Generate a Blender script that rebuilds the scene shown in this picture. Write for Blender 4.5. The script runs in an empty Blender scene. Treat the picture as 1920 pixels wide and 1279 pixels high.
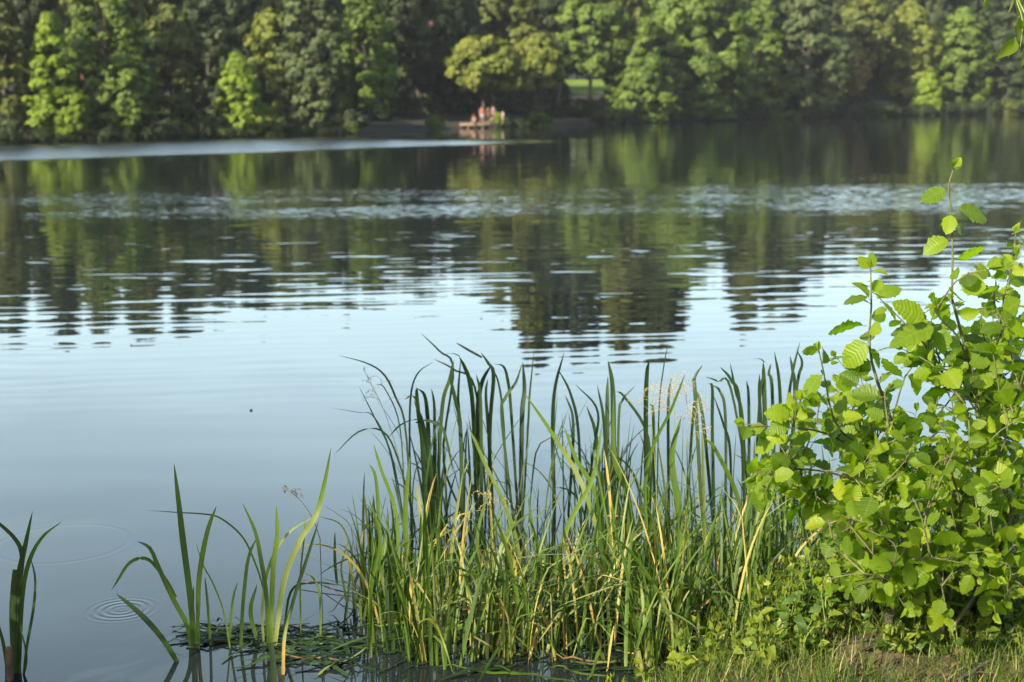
import bpy, math, random
import numpy as np
from mathutils import Vector
R = math.radians
sc = bpy.context.scene
col = sc.collection

# ------------------------------------------------------------------ camera
CAMH, FPX, PITCH, ROLL = 1.8, 2667.0, R(9.43), R(0.50)
cam_d = bpy.data.cameras.new('camera')
cam = bpy.data.objects.new('camera', cam_d); col.objects.link(cam); sc.camera = cam
cam_d.lens = 50.0; cam_d.sensor_width = 36.0
cam_d.clip_start = 0.05; cam_d.clip_end = 4000
cam_d.dof.use_dof = True; cam_d.dof.focus_distance = 4.75; cam_d.dof.aperture_fstop = 3.8
cp, sp, cr, sr = math.cos(PITCH), math.sin(PITCH), math.cos(ROLL), math.sin(ROLL)
FWD = np.array([0, cp, -sp]); UP0 = np.array([0, sp, cp]); RT0 = np.array([1., 0, 0])
UP = cr * UP0 + sr * RT0; RT = cr * RT0 - sr * UP0
from mathutils import Matrix
cam.matrix_world = Matrix(((RT[0], UP[0], -FWD[0], 0), (RT[1], UP[1], -FWD[1], 0), (RT[2], UP[2], -FWD[2], CAMH), (0, 0, 0, 1)))

# ------------------------------------------------------------------ light
SUN_AZ, SUN_EL = R(-134), R(28)          # azimuth from +Y towards +X
S = np.array([math.sin(SUN_AZ) * math.cos(SUN_EL), math.cos(SUN_AZ) * math.cos(SUN_EL), math.sin(SUN_EL)])
w = bpy.data.worlds.new('World'); sc.world = w; w.use_nodes = True
nt = w.node_tree; sky = nt.nodes.new('ShaderNodeTexSky'); sky.sky_type = 'NISHITA'
sky.sun_disc = False; sky.sun_elevation = SUN_EL; sky.sun_rotation = SUN_AZ % (2 * math.pi)
sky.air_density = 1.2; sky.dust_density = 3.0; sky.ozone_density = 2.0; sky.altitude = 0
nt.nodes['Background'].inputs[1].default_value = 0.10
# pale veil added low ahead of the camera, brightening the sky the water reflects
_tc = nt.nodes.new('ShaderNodeTexCoord'); _mp = nt.nodes.new('ShaderNodeMapping'); _mp.inputs['Scale'].default_value = (1.4, 1.4, 5.0)
_no = nt.nodes.new('ShaderNodeTexNoise'); _no.inputs['Scale'].default_value = 1.6; _no.inputs['Detail'].default_value = 5
_mr = nt.nodes.new('ShaderNodeMapRange'); _mr.inputs[1].default_value = 0.3; _mr.inputs[2].default_value = 0.75; _mr.inputs[3].default_value = 0.30; _mr.inputs[4].default_value = 0.52
_mx = nt.nodes.new('ShaderNodeMix'); _mx.data_type = 'RGBA'; _mx.inputs[7].default_value = (9.2, 12.4, 13.4, 1)
nt.links.new(_tc.outputs['Generated'], _mp.inputs[0]); nt.links.new(_mp.outputs[0], _no.inputs['Vector']); nt.links.new(_no.outputs['Fac'], _mr.inputs[0])
_sx = nt.nodes.new('ShaderNodeSeparateXYZ'); nt.links.new(_tc.outputs['Generated'], _sx.inputs[0])
def _sm(v, a, b, lo, hi):
    n = nt.nodes.new('ShaderNodeMapRange'); n.interpolation_type = 'SMOOTHSTEP'; nt.links.new(v, n.inputs[0])
    for i_, x_ in enumerate((a, b, lo, hi)): n.inputs[i_ + 1].default_value = x_
    return n.outputs[0]
def _ml(a, b):
    n = nt.nodes.new('ShaderNodeMath'); n.operation = 'MULTIPLY'; nt.links.new(a, n.inputs[0]); nt.links.new(b, n.inputs[1]); return n.outputs[0]
nt.links.new(_ml(_ml(_mr.outputs[0], _sm(_sx.outputs[1], 0.1, 0.75, 0.0, 1.0)), _sm(_sx.outputs[2], 0.18, 0.70, 1.0, 0.0)), _mx.inputs[0]); nt.links.new(sky.outputs[0], _mx.inputs[6]); nt.links.new(_mx.outputs[2], nt.nodes['Background'].inputs[0])
sl = bpy.data.lights.new('sun', 'SUN'); sl.energy = 5.0; sl.angle = R(0.5); sl.color = (1.0, 0.88, 0.68)
so = bpy.data.objects.new('sun', sl); col.objects.link(so); so.location = (-30, -20, 40)
so.rotation_euler = Vector(S).to_track_quat('Z', 'Y').to_euler()
sc.view_settings.view_transform = 'Standard'; sc.view_settings.look = 'None'
sc.view_settings.exposure = 1.65; sc.view_settings.gamma = 1.0
sc.render.engine = 'CYCLES'
cy = sc.cycles; cy.use_denoising = True; cy.max_bounces = 8; cy.diffuse_bounces = 3; cy.glossy_bounces = 3
cy.transmission_bounces = 4; cy.volume_bounces = 0; cy.transparent_max_bounces = 4
cy.use_adaptive_sampling = True; cy.adaptive_threshold = 0.02
cy.sample_clamp_indirect = 4.0

# ------------------------------------------------------------------ helpers
def ray(px, py):
    return RT * ((px - 960) / FPX) + UP * ((639.5 - py) / FPX) + FWD
def W(px, py, Y):                         # the point on a pixel's ray at world distance Y
    d = ray(px, py); return d * (Y / d[1]) + np.array([0, 0, CAMH])
def G(px, py, z=0.0):                     # the point where a pixel's ray meets height z
    d = ray(px, py); return d * ((z - CAMH) / d[2]) + np.array([0, 0, CAMH])

def tag(o, label=None, cat=None, group=None, kind=None):
    if label: o['label'] = label
    if cat: o['category'] = cat
    if group: o['group'] = group
    if kind: o['kind'] = kind
    return o
def empty(name, loc, label=None, cat=None, group=None):
    o = bpy.data.objects.new(name, None); col.objects.link(o); o.location = [float(a) for a in loc]
    o.empty_display_size = 0.2
    return tag(o, label, cat, group)

class MB:
    """collects vertices and polygons, with a tint and a uv per vertex"""
    def __init__(s): s.v = []; s.f = []; s.t = []; s.uv = []; s.n = 0; s.mi = []
    def add(s, V, F, tint=0.5, uv=None, mi=0):
        V = np.asarray(V, float).reshape(-1, 3); k = len(V)
        s.v.append(V); F = np.asarray(F, int)
        s.f.append(F + s.n); s.n += k
        s.t.append(np.full(k, tint, float) if np.isscalar(tint) else np.asarray(tint, float))
        s.uv.append(np.zeros((k, 2)) if uv is None else np.asarray(uv, float))
        s.mi.append(np.full(len(F), mi))
    def mesh(s, name, mats, smooth=True, origin=(0, 0, 0)):
        V = np.concatenate(s.v) - np.asarray(origin, float); T = np.concatenate(s.t); U = np.concatenate(s.uv)
        me = bpy.data.meshes.new(name)
        tot = sum(f.size for f in s.f)
        vi = np.concatenate([f.ravel() for f in s.f])
        sizes = np.concatenate([np.full(len(f), f.shape[1]) for f in s.f])
        me.vertices.add(len(V)); me.vertices.foreach_set('co', V.ravel())
        me.loops.add(tot); me.loops.foreach_set('vertex_index', vi)
        me.polygons.add(len(sizes))
        st = np.concatenate([[0], np.cumsum(sizes)[:-1]])
        me.polygons.foreach_set('loop_start', st)
        me.polygons.foreach_set('use_smooth', np.full(len(sizes), smooth))
        me.polygons.foreach_set('material_index', np.concatenate(s.mi))
        a = me.attributes.new('tint', 'FLOAT', 'POINT'); a.data.foreach_set('value', T)
        ul = me.uv_layers.new(name='UVMap'); ul.data.foreach_set('uv', U[vi].ravel())
        me.update(calc_edges=True); me.validate()
        for m in (mats if isinstance(mats, (list, tuple)) else [mats]): me.materials.append(m)
        return me
    def build(s, name, mats, parent=None, smooth=True, origin=None):
        o_ = (0, 0, 0) if origin is None else origin
        ob = bpy.data.objects.new(name, s.mesh(name, mats, smooth, o_)); col.objects.link(ob)
        if parent is not None: ob.parent = parent
        elif origin is not None: ob.location = [float(a) for a in o_]
        return ob

def norm(a):
    a = np.asarray(a, float); return a / np.maximum(np.linalg.norm(a, axis=-1, keepdims=True), 1e-9)
def spline(P, n):                         # Catmull-Rom through P
    P = np.asarray(P, float)
    if len(P) == 2:
        t = np.linspace(0, 1, n)[:, None]; return P[0] * (1 - t) + P[1] * t
    Q = np.vstack([2 * P[0] - P[1], P, 2 * P[-1] - P[-2]])
    out = []
    for u in np.linspace(0, len(P) - 1, n):
        i = min(int(u), len(P) - 2); t = u - i
        a, b, c, d = Q[i], Q[i + 1], Q[i + 2], Q[i + 3]
        out.append(0.5 * ((2 * b) + (-a + c) * t + (2 * a - 5 * b + 4 * c - d) * t * t + (-a + 3 * b - 3 * c + d) * t ** 3))
    return np.array(out)
def tube(mb, P, r, seg=6, tint=0.5, mi=0):
    P = np.asarray(P, float); n = len(P)
    r = np.full(n, r) if np.isscalar(r) else np.interp(np.linspace(0, 1, n), np.linspace(0, 1, len(r)), r)
    T = norm(np.gradient(P, axis=0))
    ref = np.array([0.13, 0.21, 1.0]) if abs(T[:, 2]).mean() < 0.8 else np.array([1.0, 0.2, 0.1])
    A = norm(np.cross(T, ref)); B = np.cross(T, A)
    ang = np.arange(seg) * 2 * math.pi / seg
    V = P[:, None] + r[:, None, None] * (np.cos(ang)[None, :, None] * A[:, None] + np.sin(ang)[None, :, None] * B[:, None])
    F = [[i * seg + j, i * seg + (j + 1) % seg, (i + 1) * seg + (j + 1) % seg, (i + 1) * seg + j] for i in range(n - 1) for j in range(seg)]
    uv = np.stack(np.meshgrid(np.linspace(0, 1, seg), np.linspace(0, 1, n)), -1).reshape(-1, 2)
    mb.add(V.reshape(-1, 3), F, tint, uv, mi)
    for k in (0, n - 1):
        c = len(P[:1]); mb.add(np.vstack([V[k], P[k:k + 1]]), [[j, (j + 1) % seg, seg] for j in range(seg)], tint, None, mi)
def box(mb, c, d, rz=0.0, tint=0.5, bev=0.0, mi=0):
    c = np.asarray(c, float); h = np.asarray(d, float) / 2; b = min(bev, h.min() * .9)
    vs = []; 
    for z, k in ((-h[2], b), (-h[2] + b, 0), (h[2] - b, 0), (h[2], b)) if b > 0 else ((-h[2], 0), (h[2], 0)):
        for sx, sy in ((-1, -1), (1, -1), (1, 1), (-1, 1)): vs.append((sx * (h[0] - k), sy * (h[1] - k), z))
    V = np.array(vs); ca, sa = math.cos(rz), math.sin(rz)
    V = np.stack([V[:, 0] * ca - V[:, 1] * sa, V[:, 0] * sa + V[:, 1] * ca, V[:, 2]], 1) + c
    n = len(V) // 4
    F = [[i * 4 + j, i * 4 + (j + 1) % 4, (i + 1) * 4 + (j + 1) % 4, (i + 1) * 4 + j] for i in range(n - 1) for j in range(4)]
    F += [[3, 2, 1, 0], [4 * n - 4, 4 * n - 3, 4 * n - 2, 4 * n - 1]]
    mb.add(V, F, tint, None, mi)

# ------------------------------------------------------------------ materials
def newmat(name):
    m = bpy.data.materials.new(name); m.use_nodes = True
    t = m.node_tree; return m, t, t.nodes['Principled BSDF'], t.nodes['Material Output']
def N(t, typ, **kw):
    n = t.nodes.new(typ)
    for k, v in kw.items():
        if k.startswith('i_'):
            key = k[2:]; n.inputs[int(key) if key.isdigit() else key].default_value = v
        else: setattr(n, k, v)
    return n
def ramp(t, stops):
    n = t.nodes.new('ShaderNodeValToRGB'); e = n.color_ramp.elements
    while len(e) < len(stops): e.new(0.5)
    for i, (p, c) in enumerate(stops): e[i].position = p; e[i].color = (*c, 1)
    return n
def foliage(name, stops, trans=0.35, rough=0.5, spec=0.35, tboost=1.3, veins=False, noise=6.0):
    """leaf surface: reflecting front, light passing through it in a warmer green"""
    m, t, p, out = newmat(name)
    at = N(t, 'ShaderNodeAttribute', attribute_name='tint')
    no = N(t, 'ShaderNodeTexNoise'); no.inputs['Scale'].default_value = noise
    tc = N(t, 'ShaderNodeTexCoord'); t.links.new(tc.outputs['Object'], no.inputs['Vector'])
    ad = N(t, 'ShaderNodeMath', operation='MULTIPLY_ADD'); t.links.new(no.outputs['Fac'], ad.inputs[0]); ad.inputs[1].default_value = 0.25
    sub = N(t, 'ShaderNodeMath', operation='SUBTRACT'); t.links.new(at.outputs['Fac'], sub.inputs[0]); sub.inputs[1].default_value = 0.125
    t.links.new(sub.outputs[0], ad.inputs[2])
    rp = ramp(t, stops); t.links.new(ad.outputs[0], rp.inputs[0])
    colr = rp.outputs[0]
    if veins:
        uv = N(t, 'ShaderNodeTexCoord'); sx = N(t, 'ShaderNodeSeparateXYZ'); t.links.new(uv.outputs['UV'], sx.inputs[0])
        a = N(t, 'ShaderNodeMath', operation='ABSOLUTE'); t.links.new(sx.outputs[0], a.inputs[0])
        b = N(t, 'ShaderNodeMath', operation='MULTIPLY_ADD'); t.links.new(a.outputs[0], b.inputs[0]); b.inputs[1].default_value = -0.42
        t.links.new(sx.outputs[1], b.inputs[2])
        c = N(t, 'ShaderNodeMath', operation='MULTIPLY'); t.links.new(b.outputs[0], c.inputs[0]); c.inputs[1].default_value = 2 * math.pi * 9
        s_ = N(t, 'ShaderNodeMath', operation='SINE'); t.links.new(c.outputs[0], s_.inputs[0])
        mid = N(t, 'ShaderNodeMapRange'); t.links.new(a.outputs[0], mid.inputs[0]); mid.inputs[1].default_value = 0.0; mid.inputs[2].default_value = 0.07; mid.inputs[3].default_value = 1; mid.inputs[4].default_value = 0
        vs = N(t, 'ShaderNodeMapRange'); t.links.new(s_.outputs[0], vs.inputs[0]); vs.inputs[1].default_value = 0.55; vs.inputs[2].default_value = 1.0
        mx = N(t, 'ShaderNodeMath', operation='MAXIMUM'); t.links.new(mid.outputs[0], mx.inputs[0]); t.links.new(vs.outputs[0], mx.inputs[1])
        mm = N(t, 'ShaderNodeMath', operation='MULTIPLY'); t.links.new(mx.outputs[0], mm.inputs[0]); mm.inputs[1].default_value = 0.12
        mix = N(t, 'ShaderNodeMix', data_type='RGBA'); t.links.new(mm.outputs[0], mix.inputs[0]); t.links.new(colr, mix.inputs[6]); mix.inputs[7].default_value = (0.22, 0.30, 0.09, 1)
        colr = mix.outputs[2]
        bp = N(t, 'ShaderNodeBump'); bp.inputs['Strength'].default_value = 0.9; bp.inputs['Distance'].default_value = 0.0009
        t.links.new(s_.outputs[0], bp.inputs['Height']); t.links.new(bp.outputs[0], p.inputs['Normal']); bp.inputs['Strength'].default_value = 0.5
    t.links.new(colr, p.inputs['Base Color'])
    p.inputs['Roughness'].default_value = rough; p.inputs['Specular IOR Level'].default_value = spec
    tr = N(t, 'ShaderNodeBsdfTranslucent'); mul = N(t, 'ShaderNodeMix', data_type='RGBA', blend_type='MULTIPLY'); mul.inputs[0].default_value = 1
    t.links.new(colr, mul.inputs[6]); mul.inputs[7].default_value = (1.25 * tboost, 1.45 * tboost, 0.45 * tboost, 1)
    t.links.new(mul.outputs[2], tr.inputs[0])
    ms = N(t, 'ShaderNodeMixShader'); ms.inputs[0].default_value = trans
    t.links.new(p.outputs[0], ms.inputs[1]); t.links.new(tr.outputs[0], ms.inputs[2]); t.links.new(ms.outputs[0], out.inputs['Surface'])
    return m
def plain(name, c1, c2=None, rough=0.8, scale=8.0, bump=0.0, spec=0.3, stretch=(1, 1, 1), lo=0.35, hi=0.65):
    m, t, p, out = newmat(name); c2 = c2 or tuple(a * 0.6 for a in c1)
    tc = N(t, 'ShaderNodeTexCoord'); mp = N(t, 'ShaderNodeMapping'); mp.inputs['Scale'].default_value = stretch
    t.links.new(tc.outputs['Object'], mp.inputs[0])
    no = N(t, 'ShaderNodeTexNoise'); no.inputs['Scale'].default_value = scale; no.inputs['Detail'].default_value = 6; t.links.new(mp.outputs[0], no.inputs['Vector'])
    rp = ramp(t, [(lo, c2), (hi, c1)]); t.links.new(no.outputs['Fac'], rp.inputs[0]); t.links.new(rp.outputs[0], p.inputs['Base Color'])
    p.inputs['Roughness'].default_value = rough; p.inputs['Specular IOR Level'].default_value = spec
    if bump:
        b = N(t, 'ShaderNodeBump'); b.inputs['Distance'].default_value = bump; t.links.new(no.outputs['Fac'], b.inputs['Height']); t.links.new(b.outputs[0], p.inputs['Normal'])
    return m

M = {}
def tree_mat(k, a, b, c, **kw): M[k] = foliage('foliage_' + k, [(0.0, a), (0.5, b), (1.0, c)], **{**dict(trans=0.22, rough=0.6, spec=0.25, noise=0.6, tboost=1.1), **kw})
tree_mat('bright', (0.062, 0.105, 0.007), (0.105, 0.162, 0.009), (0.15, 0.21, 0.014))
tree_mat('yellow', (0.062, 0.082, 0.012), (0.102, 0.126, 0.017), (0.15, 0.17, 0.025))
tree_mat('mid', (0.038, 0.068, 0.010), (0.070, 0.114, 0.014), (0.11, 0.158, 0.020))
tree_mat('olive', (0.044, 0.060, 0.012), (0.074, 0.094, 0.017), (0.115, 0.13, 0.025))
tree_mat('dark', (0.012, 0.022, 0.006), (0.023, 0.038, 0.010), (0.040, 0.058, 0.015))  # leaf colour darkened to deepen the shade under and between the far crowns
tree_mat('blue', (0.030, 0.050, 0.016), (0.055, 0.080, 0.026), (0.09, 0.115, 0.038))
tree_mat('rust', (0.10, 0.075, 0.02), (0.17, 0.12, 0.03), (0.24, 0.20, 0.05))
M['bark'] = plain('bark', (0.085, 0.075, 0.06), (0.035, 0.030, 0.024), 0.9, 9, 0.01, stretch=(1, 1, .25))
M['pine_bark'] = plain('pine_bark', (0.30, 0.14, 0.08), (0.14, 0.065, 0.04), 0.9, 5, 0.01)
M['leaf_litter'] = plain('leaf_litter', (0.022, 0.020, 0.012), (0.010, 0.013, 0.006), 0.95, 1.4)
M['lawn'] = plain('lawn', (0.13, 0.19, 0.016), (0.075, 0.12, 0.012), 0.9, 0.5)
M['soil'] = plain('soil', (0.085, 0.065, 0.036), (0.03, 0.026, 0.012), 0.95, 22, 0.02)
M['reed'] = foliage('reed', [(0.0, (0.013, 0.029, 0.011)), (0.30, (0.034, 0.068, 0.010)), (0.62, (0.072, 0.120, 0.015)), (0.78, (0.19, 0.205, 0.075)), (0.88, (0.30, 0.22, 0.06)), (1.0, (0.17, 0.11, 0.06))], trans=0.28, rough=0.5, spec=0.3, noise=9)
M['alder'] = foliage('alder', [(0.0, (0.030, 0.062, 0.005)), (0.5, (0.080, 0.132, 0.005)), (0.85, (0.14, 0.195, 0.007)), (1.0, (0.18, 0.22, 0.012))], trans=0.5, rough=0.45, spec=0.28, tboost=2.1, veins=True, noise=20)
M['herb'] = foliage('herb', [(0.0, (0.024, 0.055, 0.009)), (0.5, (0.058, 0.115, 0.012)), (1.0, (0.17, 0.19, 0.018))], trans=0.42, rough=0.5, spec=0.35, tboost=1.5, noise=14)
M['grass'] = foliage('grass', [(0.0, (0.02, 0.042, 0.008)), (0.5, (0.052, 0.092, 0.011)), (0.85, (0.12, 0.15, 0.022)), (1.0, (0.30, 0.24, 0.10))], trans=0.35, rough=0.55, spec=0.3, noise=10)
M['twig'] = plain('twig', (0.085, 0.10, 0.035), (0.05, 0.04, 0.022), 0.6, 30, 0.0)
M['green_twig'] = plain('green_twig', (0.15, 0.19, 0.04), (0.10, 0.13, 0.03), 0.5, 30, 0.0)
M['straw'] = plain('straw', (0.36, 0.29, 0.13), (0.24, 0.17, 0.08), 0.6, 40)
M['dead'] = plain('dead_leaf', (0.13, 0.085, 0.045), (0.05, 0.035, 0.02), 0.7, 30)
M['wood'] = plain('weathered_wood', (0.22, 0.17, 0.12), (0.11, 0.09, 0.065), 0.8, 6, stretch=(1, 6, 6))

def water_material():
    m, t, p, out = newmat('lake_water')
    L = t.links.new
    def mth(op, a, b=None, c=None):
        n = t.nodes.new('ShaderNodeMath'); n.operation = op
        for i, v in enumerate((a, b, c)):
            if v is None: continue
            if isinstance(v, (int, float)): n.inputs[i].default_value = v
            else: L(v, n.inputs[i])
        return n.outputs[0]
    def smooth(v, a, b, lo=0.0, hi=1.0):
        n = t.nodes.new('ShaderNodeMapRange'); n.interpolation_type = 'SMOOTHSTEP'
        L(v, n.inputs[0]); n.inputs[1].default_value = a; n.inputs[2].default_value = b; n.inputs[3].default_value = lo; n.inputs[4].default_value = hi
        return n.outputs[0]
    geo = t.nodes.new('ShaderNodeNewGeometry'); sep = t.nodes.new('ShaderNodeSeparateXYZ'); L(geo.outputs['Position'], sep.inputs[0])
    X, Y = sep.outputs[0], sep.outputs[1]
    def noise(sx, sy, detail=2.0, rough=0.5, off=0.0, rot=0.0, dist=0.0):
        mp = t.nodes.new('ShaderNodeMapping'); L(geo.outputs['Position'], mp.inputs[0])
        mp.inputs['Location'].default_value = (off, off * 1.7, off * .3); mp.inputs['Rotation'].default_value = (0, 0, rot)
        mp.inputs['Scale'].default_value = (sx, sy, 1)
        n = t.nodes.new('ShaderNodeTexNoise'); n.inputs['Scale'].default_value = 1; n.inputs['Detail'].default_value = detail
        n.inputs['Roughness'].default_value = rough; n.inputs['Distortion'].default_value = dist
        L(mp.outputs[0], n.inputs['Vector'])
        s_ = t.nodes.new('ShaderNodeSeparateColor'); L(n.outputs['Color'], s_.inputs[0])
        return s_.outputs[0], s_.outputs[1]
    # ruffled air-touched band off the left part of the far shore, and broken patches half way out
    P0, P1 = G(0, 287)[:2], G(900, 258)[:2]
    d = (P1 - P0) / np.linalg.norm(P1 - P0); nn = np.array([-d[1], d[0]])
    along = mth('ADD', mth('MULTIPLY', mth('SUBTRACT', X, float(P0[0])), float(d[0])), mth('MULTIPLY', mth('SUBTRACT', Y, float(P0[1])), float(d[1])))
    acr = mth('ADD', mth('MULTIPLY', mth('SUBTRACT', X, float(P0[0])), float(nn[0])), mth('MULTIPLY', mth('SUBTRACT', Y, float(P0[1])), float(nn[1])))
    na, nb = noise(0.05, 0.12, 3, 0.6, 3.1)
    acr2 = mth('ADD', acr, mth('MULTIPLY', mth('SUBTRACT', na, 0.5), 5.0))
    wob = mth('ABSOLUTE', acr2)
    Lb = float(np.linalg.norm(P1 - P0))
    band1 = mth('MULTIPLY', smooth(wob, 7.0, 11.5, 1, 0), smooth(along, Lb * 0.62, Lb * 1.0, 1, 0))
    # patches
    Yw = mth('ADD', Y, mth('MULTIPLY', mth('SUBTRACT', nb, 0.5), 6.0))
    p_ = mth('MULTIPLY', smooth(Yw, 21.0, 24.5), smooth(Yw, 26.0, 38.0, 1, 0))
    ka, kb = noise(0.16, 0.30, 4, 0.62, 9.7)
    band2 = mth('MULTIPLY', p_, smooth(ka, 0.32, 0.60))
    band3 = mth('MULTIPLY', mth('MULTIPLY', smooth(Y, 12.5, 15.0), smooth(Y, 21.0, 24.0, 1, 0)), 1.0)
    # slopes
    fa, fb = noise(5.2, 15.0, 4, 0.65, 1.3)             # fine chop
    ga, gb = noise(1.15, 4.0, 3.0, 0.55, 5.5, 0.10)     # long low ripples
    ha, hb = noise(0.35, 1.25, 2, 0.5, 12.5, 0.06)
    def c(v): return mth('SUBTRACT', v, 0.5)
    amp_g = mth('ADD', 0.005, mth('MULTIPLY', smooth(Y, 6.0, 14.0), 0.038))
    amp_f = mth('ADD', mth('ADD', mth('MULTIPLY', band1, 0.2), mth('MULTIPLY', band2, 0.25)), mth('ADD', 0.0006, mth('MULTIPLY', smooth(Y, 9, 24), 0.034)))
    ph = mth('ADD', mth('MULTIPLY', mth('SUBTRACT', Y, mth('MULTIPLY', X, 0.10)), 2 * math.pi / 0.27), mth('MULTIPLY', ha, 18.0))
    wav = mth('MULTIPLY', mth('SINE', ph), mth('MULTIPLY', mth('MULTIPLY', smooth(Y, 7.0, 10.5), smooth(Y, 15.0, 21.0, 1, 0.35)), mth('MULTIPLY', smooth(gb, 0.30, 0.62), 0.0085)))
    qa0, qb0 = noise(0.25, 0.5, 2, 0.5, 33.0)
    ph2 = mth('ADD', mth('MULTIPLY', mth('SUBTRACT', Y, mth('MULTIPLY', X, 0.06)), 2 * math.pi / 0.62), mth('MULTIPLY', hb, 9.0))
    wav2 = mth('MULTIPLY', mth('SINE', ph2), mth('MULTIPLY', mth('MULTIPLY', smooth(Y, 4.4, 8.0, 0.35, 1), smooth(qa0, 0.35, 0.62, 0.25, 1.3)), 0.0034))
    qa, qb = noise(1.0, 4.6, 2, 0.5, 21.0, 0.05)
    streak = mth('MULTIPLY', mth('MULTIPLY', smooth(qa, 0.60, 0.70), 0.034), mth('MULTIPLY', smooth(Y, 12.0, 15.0), smooth(Y, 18.0, 23.0, 1, 0)))
    absf = mth('ABSOLUTE', c(fa))
    ruff = mth('ADD', mth('ADD', streak, mth('MULTIPLY', band1, mth('ADD', 0.12, mth('MULTIPLY', absf, 0.5)))), mth('MULTIPLY', band2, mth('ADD', 0.0, mth('MULTIPLY', absf, 0.42))))
    sy = mth('ADD', mth('ADD', mth('MULTIPLY', c(ga), amp_g), mth('ADD', ruff, mth('MULTIPLY', c(fa), amp_f))), mth('ADD', wav, wav2))
    sx = mth('ADD', mth('MULTIPLY', c(gb), mth('MULTIPLY', amp_g, 0.35)), mth('MULTIPLY', c(fb), mth('MULTIPLY', amp_f, 0.6)))
    # ring ripples where something touched the calm surface
    for (px, py, rad, lam, A, wdt) in ((228, 1143, 0.075, 0.030, 0.085, 0.055), (118, 1019, 0.275, 0.045, 0.032, 0.028)):
        c0 = G(px, py)
        dx, dy = mth('SUBTRACT', X, float(c0[0])), mth('SUBTRACT', Y, float(c0[1]))
        r = mth('SQRT', mth('ADD', mth('ADD', mth('MULTIPLY', dx, dx), mth('MULTIPLY', dy, dy)), 1e-5))
        e = mth('DIVIDE', mth('SUBTRACT', r, rad), wdt)
        env = mth('MULTIPLY', mth('EXPONENT', mth('MULTIPLY', mth('MULTIPLY', e, e), -1.0)), A)
        s_ = mth('DIVIDE', mth('MULTIPLY', mth('SINE', mth('MULTIPLY', r, 2 * math.pi / lam)), env), r)
        sx = mth('ADD', sx, mth('MULTIPLY', s_, dx)); sy = mth('ADD', sy, mth('MULTIPLY', s_, dy))
    cx = t.nodes.new('ShaderNodeCombineXYZ'); L(mth('MULTIPLY', sx, -1.0), cx.inputs[0]); L(mth('MULTIPLY', sy, -1.0), cx.inputs[1]); cx.inputs[2].default_value = 1
    vn = t.nodes.new('ShaderNodeVectorMath'); vn.operation = 'NORMALIZE'; L(cx.outputs[0], vn.inputs[0])
    L(vn.outputs[0], p.inputs['Normal'])
    p.inputs['Base Color'].default_value = (0.010, 0.014, 0.014, 1)
    L(mth('ADD', 0.012, mth('MULTIPLY', band1, 0.22)), p.inputs['Roughness'])
    p.inputs['IOR'].default_value = 1.333; p.inputs['Specular IOR Level'].default_value = 0.5
    return m
M['water'] = water_material()

# ------------------------------------------------------------------ setting
mb = MB(); mb.add([(-900, -60, 0), (900, -60, 0), (900, 900, 0), (-900, 900, 0)], [[0, 1, 2, 3]])
tag(mb.build('water', M['water'], smooth=False), kind='structure')

SHX = [-1400, -700, -300, 0, 300, 640, 860, 1160, 1400, 1700, 1920, 2300, 3000]
SHY = [330, 300, 279, 268, 261, 252, 241, 232, 224, 218, 215, 213, 214]
def shore(px): return G(px, np.interp(px, SHX, SHY))
OFFS = [-1.5, 0, 1.2, 3, 8, 18, 50, 100, 300, 700]
OFFZ = [-0.5, -0.02, 0.12, 0.25, 0.5, 1.0, 3.0, 7.0, 24, 40]
def gz(off): return float(np.interp(off, OFFS, OFFZ))
def behind(px, off):
    s_ = shore(px); u = s_[:2] / np.linalg.norm(s_[:2]); q = s_[:2] + u * off
    return np.array([q[0], q[1], gz(off)])
rng = np.random.default_rng(5)
pxs = np.arange(-1400, 3001, 20.0); V = []
for px in pxs:
    for off in OFFS:
        q = behind(px, off + rng.uniform(-.4, .4) * (off < 5)); q[2] = gz(off) + rng.uniform(-.08, .08) * (0 < off); V.append(q)
n_ = len(OFFS)
F = [[i * n_ + j, (i + 1) * n_ + j, (i + 1) * n_ + j + 1, i * n_ + j + 1] for i in range(len(pxs) - 1) for j in range(n_ - 1)]
mb = MB(); mb.add(V, F); tag(mb.build('hillside', M['leaf_litter']), kind='structure')
# sunlit meadow behind the trees
mb = MB(); V = []; cs = [1030, 1052, 1075, 1098, 1121, 1145]; os_ = [50, 53, 56, 60, 64, 68]
for px in cs:
    for off in os_:
        q = behind(px, off); q[2] += 0.10 + 0.03 * (off - 50); V.append(q)
F = [[i * 6 + j, (i + 1) * 6 + j, (i + 1) * 6 + j + 1, i * 6 + j + 1] for i in range(5) for j in range(5)]
mb.add(V, F); tag(mb.build('meadow', M['lawn']), kind='structure')

EX = [-60, -12, -3.3, 0.15, 0.40, 0.75, 1.1, 1.5, 2.0, 3.0, 8.0, 40]
EY = [20.0, 8.5, 3.2, 3.6, 4.10, 4.55, 4.95, 5.35, 5.7, 6.2, 8.0, 12]
def edge(x): return np.interp(x, EX, EY)
def bankz(x, y):
    d = edge(x) - y
    z = np.clip(d * 0.30, -0.5, 0.13) + np.clip(d, 0, 40) * 0.025
    return z + 0.018 * np.sin(x * 9.1 + y * 3.3) * np.sin(y * 7.7 - x * 2.1) + 0.010 * np.sin(x * 23 + 1.3) * np.sin(y * 19.0)
gx = np.concatenate([np.linspace(-60, -3, 20), np.arange(-2.8, 0, .2), np.arange(0, 3.0, 0.035), np.linspace(3.1, 40, 24)])
gy = np.concatenate([np.linspace(-40, 2.4, 24), np.arange(2.5, 6.2, 0.035), np.linspace(6.4, 26, 24)])
XX, YY = np.meshgrid(gx, gy, indexing='ij'); ZZ = bankz(XX, YY); ZZ += 0.006 * rng.standard_normal(ZZ.shape)
a, b = XX.shape; idx = np.arange(a * b).reshape(a, b)
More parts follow.
